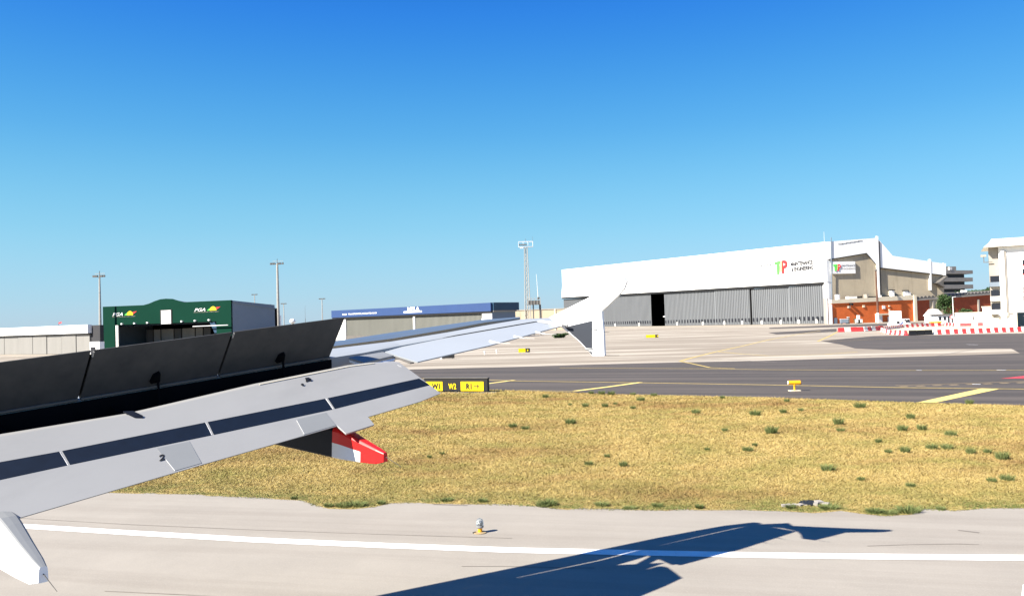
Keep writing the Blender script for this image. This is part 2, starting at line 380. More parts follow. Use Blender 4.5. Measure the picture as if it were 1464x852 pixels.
def grass_mat():
    m = bpy.data.materials.new('dry grass'); m.use_nodes = True; n = m.node_tree.nodes; l = m.node_tree.links
    b = n['Principled BSDF']; b.inputs['Roughness'].default_value = .8; b.inputs['Specular IOR Level'].default_value = .2
    tone = n.new('ShaderNodeAttribute'); tone.attribute_name = 'tone'
    lush = n.new('ShaderNodeAttribute'); lush.attribute_name = 'lush'
    r = n.new('ShaderNodeValToRGB'); cr = r.color_ramp
    cr.elements[0].color = (.31, .225, .08, 1); cr.elements[1].color = (.49, .39, .18, 1)
    e = cr.elements.new(.3); e.color = (.365, .27, .092, 1); e = cr.elements.new(.7); e.color = (.425, .32, .118, 1)
    l.new(tone.outputs['Fac'], r.inputs[0])
    g = n.new('ShaderNodeNewGeometry')
    def mask(scale, lo, hi, st):
        mp = n.new('ShaderNodeMapping'); mp.inputs['Scale'].default_value = st; l.new(g.outputs['Position'], mp.inputs[0])
        t = n.new('ShaderNodeTexNoise'); t.inputs['Scale'].default_value = scale; t.inputs['Detail'].default_value = 6; t.inputs['Roughness'].default_value = .65
        l.new(mp.outputs[0], t.inputs['Vector'])
        q = n.new('ShaderNodeMapRange'); q.inputs[1].default_value = lo; q.inputs[2].default_value = hi; l.new(t.outputs[0], q.inputs[0]); return q
    def mix(fac, a, c):
        x = n.new('ShaderNodeMix'); x.data_type = 'RGBA'; l.new(fac, x.inputs[0]); l.new(a, x.inputs[6]); x.inputs[7].default_value = (*c, 1); return x.outputs[2]
    c = r.outputs[0]
    q = mask(.13, .50, .62, (.6, 1., 1)); s = n.new('ShaderNodeMath'); s.operation = 'MULTIPLY'; s.inputs[1].default_value = .75; l.new(q.outputs[0], s.inputs[0])
    c = mix(s.outputs[0], c, (.225, .13, .05))
    q = mask(.5, .44, .66, (.75, 1., 1)); s = n.new('ShaderNodeMath'); s.operation = 'MULTIPLY'; s.inputs[1].default_value = .8; l.new(q.outputs[0], s.inputs[0])
    c = mix(s.outputs[0], c, (.22, .205, .06))
    q = mask(2.2, .56, .72, (1., 1., 1)); s = n.new('ShaderNodeMath'); s.operation = 'MULTIPLY'; s.inputs[1].default_value = .7; l.new(q.outputs[0], s.inputs[0])
    c = mix(s.outputs[0], c, (.20, .13, .05))
    q = mask(1.1, .36, .56, (1, 1, 1)); s = n.new('ShaderNodeMath'); s.operation = 'MULTIPLY'; l.new(q.outputs[0], s.inputs[0]); l.new(lush.outputs['Fac'], s.inputs[1])
    c = mix(s.outputs[0], c, (.10, .13, .035))
    l.new(c, b.inputs['Base Color'])
    return m
gr = grass_field('grass', 1300000, grass_mat())
tag(gr, 'short sun-dried straw coloured grass between runway and dark taxiway', 'grass', kind='stuff')

def blade_clump(r, h, n, seed):
    R_ = random.Random(seed); v = []; f = []
    for i in range(n):
        a = R_.random()*6.283; d = r*math.sqrt(R_.random())*.8; x, y = d*math.cos(a), d*math.sin(a)
        hh = h*R_.uniform(.4, 1)*(1-.4*d/r); w = R_.uniform(.005, .014); b = R_.random()*6.283; ln = R_.uniform(.2, 1.3)*hh
        k = len(v); ca, sa = math.cos(b), math.sin(b)
        px, py = x+math.cos(a)*ln*.4, y+math.sin(a)*ln*.4
        qx, qy = x+math.cos(a)*ln, y+math.sin(a)*ln
        v += [(x-ca*w*.5, y-sa*w*.5, -.02), (x+ca*w*.5, y+sa*w*.5, -.02), (px+ca*w, py+sa*w, hh*.55), (px-ca*w, py-sa*w, hh*.55), (qx, qy, hh)]
        f += [(k, k+1, k+2, k+3), (k+3, k+2, k+4)]
    return v, f
weed_meshes = []
for i in range(5):
    me = bpy.data.meshes.new('weed_tuft'); v, f = blade_clump(.26+.05*i, .34+.04*(i % 3), 340, i); me.from_pydata(v, [], f); me.materials.append(m_weed); weed_meshes.append(me)
weeds = [(815,580,.8),(837,582,1.2),(780,569,1.1),(816,606,1.5),(916,573,1.2),(880,579,.9),(905,585,1),(865,582,1),(995,591,1.3),(1080,594,1.4),(1033,570,1),(868,654,.8),(891,667,1),(842,665,1),(1069,645,1.1),(1079,638,.9),(1011,644,.7),(1036,617,.8),(733,611,1.2),(751,614,1.),(845,563.8,1.2),(860,564.2,1.3),(874,565,1.2),(905,565,1),(935,566,.9),(1120,591,1.3),(1103,620,1.8),(1199,607,1.4),(1202,617,1),(1229,583,1.5),(1302,599,1.5),(1290,616,1.4),(1318,615,1.2),(1359,623,1.3),(1184,673,1.3),(1256,633,1),(1270,648,.9),(1294,647,1.1),(1332,642,1.2),(1354,642,1.1),(1388,649,1.3),(1412,648,.9),(1433,657,1.4),(1418,689,.9),(1440,687,1.1),(1386,578,1.4),(1145,588,.9),(1125,575,.9),(1231,687,.8),(1302,696,.8),(614,655,.8),(632,650,.7)]
for i, (u, v, s) in enumerate(weeds):
    o = bpy.data.objects.new('weed_tuft', weed_meshes[i % 5]); col.objects.link(o); o.location = G(u, v, .008)
    d = (o.location-C).length; k = s*(.36+d/175); o.scale = (k*.75, k*.75, k*1.25); o.rotation_euler.z = random.random()*6.28
    tag(o, 'small green weed tuft standing in the dry grass', 'weed', 'weed tufts in the dry grass')
for u, v, s in ((1298,732,1.0),(1250,733,.9),(1270,734,.7),(1185,727,.8),(785,722,.9),(775,723,.7),(510,723,.9),(490,724,.8),(470,724,.6),(545,720,.6),(860,723,.8),(900,727,.6),(1000,726,.7),(640,716,.7),(690,717,.6),(940,724,.6),(1130,726,.6),(1345,728,.5),(420,713,.5)):
    o = bpy.data.objects.new('weed_tuft', random.choice(weed_meshes)); col.objects.link(o); o.location = G(u, v, .008)
    o.scale = (s*.72, s*.55, s*.55); o.rotation_euler.z = random.random()*6.28
    tag(o, 'low green weed tuft on the ragged turf edge beside the runway', 'weed', 'weed tufts on the runway edge')
# ---------------------------------------------------------------- cover in the turf edge
p = G(1152, 722)
mb = MB()
for i in range(9):
    a = i*.7; mb.box(p+Vector((-.55+i*.13, random.uniform(-.15, .12), 0)), random.uniform(.1, .2), random.uniform(.08, .2), random.uniform(.03, .09), a)
t = thing('drain_cover', p, 'dark drain cover with broken pale concrete rim in turf edge', 'drain cover')
mb.build('concrete_rim', m_conc, t)
MB().lathe(p+Vector((.15, .12, .0)), [(.27, 0), (.27, .03), (.24, .05)], 14).build('lid', m_black, t)

# ---------------------------------------------------------------- aircraft wing
fwd = Vector((-.788, .616, 0)); aft = -fwd; out = Vector((.616, .788, 0)); Z = Vector((0, 0, 1))
P1, P2, P3 = at(805, 462, 15), at(597, 517, 12.98), at(569, 474, 14.88)
wnrm = (P1-P2).cross(P3-P2).normalized(); wnrm = wnrm if wnrm.z > 0 else -wnrm
def WP(u, v): return on(u, v, P1, wnrm)
inb = Vector((-.737, -.668, -.096))                    # inboard along the hinge line
Ho = at(470, 512, 12.95)
le_in = Vector((-.865, -.49, -.09)).normalized()
wing = thing('airliner_wing', (Ho+inb*4.5)*1.0-Vector((0, 0, (Ho+inb*4.5).z)), 'grey airliner wing with raised spoilers and lowered flap over the runway', 'aircraft wing')

def loft(name, sections, mat, parent, smooth=False, cap=True):
    n = len(sections[0]); v = []; f = []
    for s in sections: v += s
    for j in range(len(sections)-1):
        for i in range(n): f.append((j*n+i, j*n+(i+1) % n, (j+1)*n+(i+1) % n, (j+1)*n+i))
    if cap: f += [tuple(range(n)), tuple(range((len(sections)-1)*n, len(sections)*n))]
    return mesh(name, v, f, mat, parent, smooth)
# front spar line (behind the slat), hinge line of the aileron/spoilers, leading edge
sl = [at(u, v, Y) for u, v, Y in ((745,456.5,15.36),(700,464,15.02),(640,475,14.56),(560,488,13.98),(470,499,13.33),(440,503,13.12))]
le = [at(u, v, Y) for u, v, Y in ((742,453.5,15.52),(690,457,15.32),(640,464,15.02),(569,474,14.58),(470,489,13.92),(440,494,13.72))]
hg = [at(u, v, Y) for u, v, Y in ((767,460.3,15.18),(705,470.8,14.77),(640,482,14.33),(573,494,13.85),(522,504,13.35),(470,512,12.95))]
tipLE, tipTE = WP(791, 454), WP(806, 463)
for L in (2, 4, 6.5, 9): sl.append(sl[5]+le_in*L); le.append(le[5]+le_in*L); 
for L in (2, 4, 6.5, 9): hg.append(Ho+inb*(L+.3))
def wsec(a, b, th):       # a front spar top, b rear top
    ch = (b-a); dn = -wnrm
    nose = (a-b).normalized()
    return [a, a.lerp(b, .33)+wnrm*.012, a.lerp(b, .66)+wnrm*.012, b, b+dn*th*.45, b.lerp(a, .5)+dn*th, a+dn*th*.85, a+nose*.10+dn*th*.45]
secs = [[tipLE]*1+[tipLE.lerp(tipTE, .33), tipLE.lerp(tipTE, .66), tipTE]+[tipTE-wnrm*.05, tipTE.lerp(tipLE, .5)-wnrm*.1, tipLE-wnrm*.1, tipLE-wnrm*.05]]
for i in range(len(sl)):
    ch = (hg[i]-sl[i]).length; secs.append(wsec(sl[i], hg[i], .10+.055*i))
loft('wing_skin', secs, m_skin2, wing)
# slats: two long pieces
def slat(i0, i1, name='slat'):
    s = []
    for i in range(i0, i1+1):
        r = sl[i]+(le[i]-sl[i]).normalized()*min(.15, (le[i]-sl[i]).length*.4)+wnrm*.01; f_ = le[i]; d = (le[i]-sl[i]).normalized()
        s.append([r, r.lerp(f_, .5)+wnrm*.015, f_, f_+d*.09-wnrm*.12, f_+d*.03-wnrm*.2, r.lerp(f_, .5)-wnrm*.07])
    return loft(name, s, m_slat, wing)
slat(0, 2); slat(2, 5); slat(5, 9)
def plate(name, pts, th, mat, parent=wing, nrm=None):
    n_ = nrm or wnrm; return MB().solid(pts, -n_*th).build(name, mat, parent)
# aileron: wedge from hinge to trailing edge
ah = [WP(766,461), WP(640,482.8), WP(574,494.8), WP(549,502.6)]; ate = [WP(802,466.2), WP(700,494), WP(640,507.6), WP(597,517.5)]
loft('aileron', [[a+wnrm*.004, b+wnrm*.004, b-wnrm*.015, a-wnrm*.10] for a, b in zip(ah, ate)], m_skin2, wing)
def gapline(a, b, w=.016, parent=wing, mat=m_black, name='panel_gap', nrm=wnrm):
    side = (b-a).cross(nrm).normalized()*w/2
    return MB().solid([a+side+nrm*.012, b+side+nrm*.012, b-side+nrm*.012, a-side+nrm*.012], -nrm*.006).build(name, mat, parent)
gapline(WP(767,460.2), WP(640,482.3), .03); gapline(WP(640,482.3), WP(548,499.8), .03)
plate('tip_panel', [WP(768.5,459.5)+wnrm*.016, WP(776,459)+wnrm*.016, WP(806,464)+wnrm*.016, WP(803,466)+wnrm*.016], .02, m_fwhite)
for u, v in ((704,489), (739,482), (770,476.3)):
    a = WP(u-4, v-.6)+wnrm*.01; b = WP(u+10, v+1.8)+wnrm*.006
    mb = MB().tube(a, b, .016, .006, 6); mb.tube(b, b+aft*.22+out*.02-Z*.01, .0025, .002, 5); mb.build('static_wick', m_fwhite, wing)
mb = MB().tube(WP(799,464.5)+wnrm*.02, WP(812,466.5)+wnrm*.02, .03, .022, 8); mb.build('navigation_light', m_bare, wing)
# fixed trailing edge panel between spoiler and aileron
plate('fixed_panel', [at(498,511,12.85), at(548,503,13.5), at(563,508,13.35), at(521,518,12.85)], .03, m_patch)
plate('panel_lip', [at(499,511.5,12.86)-wnrm*.035, at(521,518.3,12.86)-wnrm*.035, at(565,509,13.36)-wnrm*.035, at(563,512.5,13.3)-wnrm*.035, at(522,520,12.8)-wnrm*.035], .04, m_fwhite)
plate('aileron_bracket', [WP(563,508)-wnrm*.02, WP(571,506)-wnrm*.02, WP(592,516)-wnrm*.02, WP(586,517)-wnrm*.02], .02, m_dgalv)
# flap
T1, T2, T3 = at(630, 562, 12.5), at(571, 518, 12.86), at(0, 748, 8.24)
fn = (T1-T2).cross(T3-T2).normalized(); fn = fn if fn.z > 0 else -fn
def FP(u, v, h=0.): return on(u, v, T1, fn)+fn*h
fin = (FP(0, 748)-FP(290, 663)).normalized()
ff = [FP(*q) for q in ((571,518),(535,519.5),(500,524),(371,550),(190,592),(0,624))]; ft = [FP(*q) for q in ((630,562),(600,574),(525,596),(434,622.5),(290,663.5),(0,748))]
ff.append(ff[-1]+fin*5.5); ft.append(ft[-1]+fin*5.5)
def fsec(a, b):
    c = (a-b).normalized()
    return [b, b.lerp(a, .5)+fn*.004, a, a+c*.10-fn*.05, a+c*.11-fn*.12, a-fn*.19, a.lerp(b, .45)-fn*.14, b-fn*.012]
flap = loft('flap', [fsec(a, b) for a, b in zip(ff, ft)], m_skin, wing)
bt = lambda x: np.interp(x, [0, 87, 295, 466, 600], [661, 645.4, 604, 570, 541.2]); bb = lambda x: np.interp(x, [0, 98, 303, 476, 615], [686, 664.8, 622, 585, 550.2])
for (a0, a1, b0, b1) in ((-160, 84.5, -150, 95.5), (89, 293, 100, 301.5), (297, 464.5, 305.5, 474.5), (468.5, 599, 478.5, 614)):
    def bq(f_, x): return f_(x) if x >= 0 else f_(0)+(f_(0)-f_(60))*(-x/60)
    MB().solid([FP(a0, bq(bt, a0), .008), FP(a1, bt(a1), .008), FP(b1, bb(b1), .008), FP(b0, bq(bb, b0), .008)], -fn*.012).build('walkway_strip', m_navy, flap)
for a, b in (((85.5,646.5),(97.5,665.5)), ((294,604.5),(303,622)), ((465.6,570.2),(476.5,585))):
    A, B = FP(*a), FP(*b); MB().tube(A+fn*.006, B+fn*.006, .002, n=6).build('seam_strip', m_fwhite, flap)
MB().solid([FP(481.5,608,.004), FP(495,620,.004), FP(535,607,.004), FP(525,594.5,.004)], -fn*.025).build('flap_tab', m_skin, flap)
MB().solid([FP(224,641,.005), FP(271,631,.005), FP(288,662,.005), FP(250,673,.005)], -fn*.006).build('repair_panel', m_patch, flap)
MB().solid([FP(423,600,.005), FP(466,590,.005), FP(480,608,.005), FP(434,621.5,.005)], -fn*.006).build('repair_panel', m_patch, flap)
for a, b in (((236,656),(250,673)), ((424,601),(435,621)), ((568,522),(574,525)),((482,609),(494,620))):
    MB().tube(FP(*a, .006), FP(*b, .006), .002, n=6).build('seam_strip', m_fwhite, flap)
for q in ((176,589.5,204,597.5), (436,541.5,445,545), (430,550,434,552)):
    u0, v0, u1, v1 = q
    MB().solid([FP(u0, v0, .02), FP(u0+(u1-u0)*.5, v0+.2, .03), FP(u1, v1-2, .02), FP(u1, v1+.3, .01), FP(u0+(u1-u0)*.6, v1, .01)], -fn*.02).build('hinge_cover', m_navy2, flap)
def on_flap_text(txt, u, v, w, h, name):
    vv, f = glyphs(txt, 0, .02)
    x0, x1 = min(p[0] for p in vv), max(p[0] for p in vv); y0, y1 = min(p[1] for p in vv), max(p[1] for p in vv)
    pts = [FP(u+(p[0]-x0)/(x1-x0)*w, v-(p[1]-y0)/(y1-y0)*h-(p[0]-x0)/(x1-x0)*w*.25, .0075+(.002 if p[2] > 0 else 0)) for p in vv]
    mesh(name, pts, f, m_black, flap)
on_flap_text('2', 227.5, 659.5, 8.5, 8.5, 'number_mark'); 
on_flap_text('1', 437, 546.5, 4, 4, 'number_mark')
# flap leading edge seal: pale strip along the flap nose
mb = MB()
for a, b in ((ff[1], ff[2]), (ff[2], ff[3])):
    mb.tube(a+fn*.004, b+fn*.004, .008, n=6)
mb.build('nose_seal', m_cream, flap)
# spoilers
chord = aft*.45+Z*.68
topo = at(493, 454, (Ho+aft*.45).y)
chord = topo-Ho
sn = chord.cross(inb).normalized(); sn = sn if sn.y < 0 else -sn      # towards the camera (underside)
def SPt(u, v): return on(u, v, Ho, sn)
def along(u, k):       # point on the hinge (k=0) or tip edge (k=1) that shows at pixel column u
    best = None
    lo, hi = -1.5, 8.5
    for _ in range(50):
        mid = (lo+hi)/2; p = Ho+chord*k+inb*mid; q = Rcam.transposed() @ (p-C); x = W0/2+F*q.x/-q.z
        if x > u: lo = mid
        else: hi = mid
    return (lo+hi)/2
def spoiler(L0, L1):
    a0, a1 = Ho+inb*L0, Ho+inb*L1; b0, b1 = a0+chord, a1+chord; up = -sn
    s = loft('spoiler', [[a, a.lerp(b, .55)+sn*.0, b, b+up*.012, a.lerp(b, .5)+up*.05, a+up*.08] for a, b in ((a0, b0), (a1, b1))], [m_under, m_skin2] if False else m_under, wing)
    # bright worn tip on the inboard trailing corner, actuator lug and seal along the hinge
    MB().tube(b1-chord*.02+sn*.008, b1-chord*.12+sn*.008, .012, n=6).build('edge_tip', m_galv, s)
    MB().solid([a1-inb*.05-sn*.09, a1+inb*.09-sn*.09, b1+inb*.09-sn*.02-chord*.1, b1-inb*.05-sn*.02-chord*.1], -sn*.01).build('gap_block_strip', m_dark, s)  # added black strip that closes the gap to light from behind
    mid = (L0+L1)/2; c = Ho+inb*mid+chord*.28
    lug = MB().solid([c-inb*.05-chord*.1, c+inb*.07-chord*.12, c+inb*.05+chord*.03, c-inb*.02+chord*.08], sn*.07); lug.build('actuator_lug', m_dark, s)
    MB().tube(c+sn*.10-chord*.05, Ho+inb*mid-Z*.22+aft*.2, .018, n=8).build('actuator_rod', m_dark, s)
    MB().tube(a0+chord*.03+sn*.02, a1+chord*.03+sn*.02, .018, n=6).build('hinge_seal', m_dgalv, s)
    return s
La = [0.]+[along(u, 1.) for u in (331.5, 130)]
La.append(La[2]+(La[2]-La[1])*1.15); La.append(La[3]+1.9)
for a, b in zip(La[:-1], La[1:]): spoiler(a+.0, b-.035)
# cove behind the spoilers: rear spar web, floor, all coloured black for shade
Hi = Ho+inb*9.3
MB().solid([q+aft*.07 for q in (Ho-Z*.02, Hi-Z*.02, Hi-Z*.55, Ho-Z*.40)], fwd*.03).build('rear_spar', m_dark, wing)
flo = ff[2].lerp(ft[2], .4)-fn*.24; fl_i = ff[-1].lerp(ft[-1], .4)-fn*.26  # added reach under the flap stops sun streaks in the wing shadow
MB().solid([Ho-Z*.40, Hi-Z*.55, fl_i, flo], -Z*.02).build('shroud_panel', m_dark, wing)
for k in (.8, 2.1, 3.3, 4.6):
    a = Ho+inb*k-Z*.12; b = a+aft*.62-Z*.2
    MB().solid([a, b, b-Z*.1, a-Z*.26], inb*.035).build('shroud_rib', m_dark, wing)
# flap track fairings
def fairing(name, tail, L, mats, rule, z_off, w, wick):
    secs = []; N = 26; n = 20; vv = []; ffc = []
    for j in range(N+1):
        t = j/N; c = t*L
        lowz = np.interp(c, z_off[0], z_off[1]); topz = np.interp(c, z_off[0], z_off[2]); ww = np.interp(c, *w)
        ctr = tail+fwd*c; cz = (lowz+topz)/2; hh = (topz-lowz)/2
        if j == 0: hh *= .82; ww *= .78
        for i in range(n):
            a = 2*math.pi*i/n; ca, sa = math.cos(a), math.sin(a)
            x = math.copysign(abs(ca)**.28, ca)*ww*(1-.25*sa); z = math.copysign(abs(sa)**.28, sa)*hh
            vv.append(Vector((ctr.x, ctr.y, 0))+out*x+Z*(cz+z))
    for j in range(N):
        for i in range(n):
            cc = (j+.5)/N*L; zr = math.sin(2*math.pi*(i+.5)/n)
            ffc.append(((j*n+i, j*n+(i+1) % n, (j+1)*n+(i+1) % n, (j+1)*n+i), rule(cc, zr)))
    ffc += [(tuple(range(n)), rule(0, 0)), (tuple(range(N*n, N*n+n)), rule(L, 0))]
    o = mesh(name, vv, ffc, mats, wing)
    a = Vector((tail.x, tail.y, wick)); MB().tube(a-aft*.05, a+aft*.30-Z*.13, .006, .003, 5).build('static_wick', m_black, o)
    return o
tl = at(551, 652, 10.9)
fairing('flap_track_fairing', tl, 3.6, [m_navy2, m_fwhite, m_fred],
        lambda c, z: 2 if c < .36 else (0 if c > .93 else (1 if z < .08 else 2)), ([0, .12, .4, .8, 2.4, 3.6], [2.945, 2.925, 2.925, 2.94, 3.06, 3.35], [3.10, 3.13, 3.22, 3.36, 3.66, 3.72]), ([0, .15, .8, 2.2, 3.6], [.05, .062, .115, .16, .05]), 3.05)
tl2 = at(62, 822, 7.75)
z2 = tl2.z
fairing('flap_track_fairing', tl2, 3.6, [m_navy2, m_fwhite, m_patch],
        lambda c, z: (1 if z < .55 else 2) if c < 1.1 else 0, ([0, .12, .4, .8, 2.4, 3.6], [z2-.085, z2-.10, z2-.08, z2-.03, z2+.1, z2+.35], [z2+.10, z2+.14, z2+.26, z2+.45, z2+.78, z2+.85]), ([0, .15, .8, 2.2, 3.6], [.055, .07, .125, .17, .05]), z2+.03)
# wingtip fence: plate in the plane of flight
fnrm = Vector((out.x, out.y, 0)).normalized(); fp0 = WP(806, 463)+out*.03
def FE(u, v): return on(u, v, fp0, fnrm)
fence_px = [(786,454),(812,441),(840,427),(868,411),(893,397),(897,402),(893,413),(884,423.5),(861.5,444.5),(862,456),(863.5,471),(865.2,508.5),(848.5,509),(842,501.5),(830,488.5),(818,478),(806,469.5),(797,462)]
mb = MB().solid([FE(*q)+fnrm*.03 for q in fence_px], -fnrm*.06)
fence = mb.build('wingtip_fence', m_fwhite, wing)
for q in ([(809,467.5),(848,458.5),(848,497.5),(839.5,497.5),(831,488.3),(819,477.8)], [(841.5,500.6),(848,503),(848,507.6)]):
    MB().solid([FE(*k)-fnrm*.034 for k in q], fnrm*.002).build('painted_panel', m_slate, fence)
for a, b in (((849,470.5),(855,471)), ((838,499.5),(849,498.5))):
    MB().tube(FE(*a)-fnrm*.036, FE(*b)-fnrm*.036, .012, n=6).build('fence_seam', m_patch, fence)
for q in ((851,475),(865,508)):
    a = FE(*q); MB().tube(a, a+aft*.3, .006, .003, 5).build('static_wick', m_black, fence)
# main gear leg, off to the left under the wing root
gp = Ho+inb*8.6+fwd*.8
gl = MB().tube(Vector((gp.x, gp.y, 1.0)), Vector((gp.x, gp.y, gp.z-.25)), .13, .16, 12).tube(Vector((gp.x, gp.y, .62))-out*.5, Vector((gp.x, gp.y, .62))+out*.5, .08, n=10).tube((gp.x, gp.y, .6), (gp.x, gp.y, 1.1), .1, n=10).build('gear_leg', m_galv, wing)
for s in (-.46, .46):
    c = Vector((gp.x, gp.y, .585))+out*s
    MB().tube(c-out*.17, c+out*.17, .58, n=28).build('wheel', m_rubber, wing)

# ---------------------------------------------------------------- white and green hangars on the left
def ribs(w, name, s0, s1, z0, z1, pitch_, d, depth, mat, parent):
    """corrugated sheet: one folded mesh"""
    n = max(2, int((s1-s0)/pitch_)); v = []; f = []
    for i in range(n):
        a = s0+(s1-s0)*i/n; b = s0+(s1-s0)*(i+1)/n; q = (b-a)
        for s, dd in ((a, d), (a+q*.45, d), (a+q*.55, d+depth), (a+q*.95, d+depth)): v += [w.pt(s, z0, dd), w.pt(s, z1, dd)]
    v += [w.pt(s1, z0, d), w.pt(s1, z1, d)]
    for i in range(len(v)//2-1): f.append((2*i, 2*i+2, 2*i+3, 2*i+1))
    return mesh(name, v, f, mat, parent)
w = Wall(at(-40, 480, 238).xy, at(128, 480, 203).xy)
hz = 7.5
t = thing('hangar', w.pt(w.L/2, 0), 'low white hangar with pale sliding doors and thin lettering on fascia', 'hangar')
w.rect('body', -40, w.L, 0, hz-.4, -2.6, -.6, m_dkgrey, t)  # dark grey gives the end wall its shade
fs = w.rect('fascia', -40, w.L, hz-2.15, hz, -.6, .5, m_white, t)
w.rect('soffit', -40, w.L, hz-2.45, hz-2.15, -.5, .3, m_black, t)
prev = None
for u in (-40, -16, 5, 25, 46, 66, 87, 108, 127.3):
    s = w.uv(u, 495)[0]
    if prev is not None:
        k = w.rect('door_panel', prev+.12, s-.12, .05, hz-2.45, -.5, -.12-(.1 if u % 2 else 0), m_dwhite, t)
    prev = s
for u in (66, 87, 108):
    s = w.uv(u, 495)[0]; w.rect('door_gap', s-.16, s+.16, .05, hz-2.45, -.5, -.3, m_black, t)
for u in (7, 25.5, 46):
    s = w.uv(u, 495)[0]; w.rect('door_gap', s-.05, s+.05, .05, hz-2.45, -.5, -.35, m_conc, t)
s0 = w.uv(30.5, 476)[0]; s1 = w.uv(43.5, 476)[0]; z0 = w.uv(37, 477)[1]; z1 = w.uv(37, 474)[1]
w.text('lettering', 'erLma', s0, s1, z0, z1, .51, m_ink, fs)
for u, v, q in ((85.5,471,.5),(90,470.5,.3),(93.5,471,.4),(97,470.3,.35),(100,470.3,.3),(103,470,.3),(106,470,.5),(109,469.8,.5),(112,469.6,.4),(114,469.5,.3)):
    s, z = w.uv(u, v); w.rect('lettering', s-q/2, s+q/2, z-.2, z+.25, .5, .53, m_silver, fs)
# hangar's shaded end wall painted dark, white booth below
w2 = Wall(at(128, 480, 204).xy, at(147, 480, 201).xy)
t = thing('shaded_end_block', w2.pt(w2.L/2, 0), 'narrow end wall painted as in shade with white lower storey between the two hangars', 'building')
w2.rect('upper_wall', .1, w2.L-1.2, 3.1, 7.3, -1, 0, m_dkgrey, t)  # shade of the white hangar's end wall painted as dark grey
w2.rect('lower_wall', -.1, w2.L-1.0, 0, 3.1, -1, .3, m_white, t)
w2.prect('doorway', 131.5, 496, 138.5, 506, .28, .36, m_dglass, t)
# small flag on the roof of the white hangar
p = w.pt(w.uv(84, 465)[0], hz); f_ = thing('roof_flag', p, 'small red flag on short pole above white hangar roof', 'flag')
MB().tube(p-Z*.2, p+Z*1.0, .05, n=6).build('pole', m_black, f_); MB().solid([p+Z*.5, p+Z*.9, p+Z*1.1+w.e*1.4, p+Z*.7+w.e*1.4], w.n*.02).build('cloth', m_red, f_)

# green hangar
w = Wall(at(147.5, 480, 228).xy, at(331, 480, 209).xy)
zt = w.uv(148, 438.5)[1]
t = thing('hangar', w.pt(w.L/2, 0), 'dark green hangar with curved crest and sunrise logos over open doors', 'hangar')
crest = [(147.5,438.5),(205,436.2),(213,434),(221,430.5),(229,427.8),(237,427),(245,427.3),(252,429.5),(262,432),(290,430.8),(331,429)]
poly = [w.uv(*q) for q in crest]; base = [(w.L, 0), (0, 0)]
sA = w.uv(167.5, 480)[0]; sB = w.uv(309.5, 470)[0]; zd = w.uv(240, 462)[1]
fr = w.slab('front_wall', [(0, 0)]+[(0, poly[0][1])]+poly[1:-1]+[(w.L, poly[-1][1]), (w.L, 0), (sB, 0), (sB, zd), (sA, zd), (sA, 0)], -.5, 0, m_green, t)
side_end = w.pt(w.L, 0, -17)
wside = Wall(w.pt(w.L, 0).xy, side_end.xy)
DP = 17
w.rect('back_wall', 0, w.L, 0, poly[0][1]-2, -DP-1, -DP, m_dark, t)
w.rect('left_wall', .02, .4, 0, poly[0][1]-2.2, -DP, -.5, m_greyblue, t)
r0 = [w.pt(s, z-.25, -.5) for s, z in poly]+[w.pt(s, z-.6, -.5) for s, z in reversed(poly)]; r1 = [p-w.n*(DP-.5)-Z*1.7 for p in r0]
def loft0(name, sections, mat, parent):
    n = len(sections[0]); v = sum(sections, []); f = [(i, (i+1) % n, n+(i+1) % n, n+i) for i in range(n)]+[tuple(range(n)), tuple(range(n, 2*n))]
    return mesh(name, v, f, mat, parent)
loft0('roof', [r0, r1], m_greyblue, t)
zs0, zs1 = poly[-1][1]-.05, wside.uv(392.5, 436)[1]
wside.slab('side_wall', [(0.02, 0), (wside.L, 0), (wside.L, zs1), (.02, zs0)], -.4, 0, m_greyblue, t)
w.rect('interior_floor', sA, sB, -.05, .01, -DP, -.5, m_dark, t)
w.rect('door_leaf', sA-.25, sA+.75, 0, zd-.1, .05, .3, m_wplast, t)
for i in range(9):
    a = sA+1.2+i*2.7; w.rect('door_leaf', a, a+2.5, .1, zd-1.6+.02*i, -9.2-.25*(i % 3), -9-.25*(i % 3), m_conc if i % 4 else m_dgalv, t)
w.rect('lintel_shade_rail', sA, sB, zd-.45, zd, -1.2, -.5, m_black, t)  # black bar put in for the shade under the lintel
for u, v in ((175.5,463),(193.5,462.2),(212,461.3),(261,459.4),(280,458.4),(300,457.4)):
    s, z = w.uv(u, v); w.rect('floodlight', s-.25, s+.25, z-.2, z+.2, 0, .5, m_white, t)
k = w.prect('window_frame', 229.3, 443, 246.5, 463, 0, .12, m_black, t)
w.prect('pane', 231, 444, 245, 462.6, .12, .18, m_white, k)
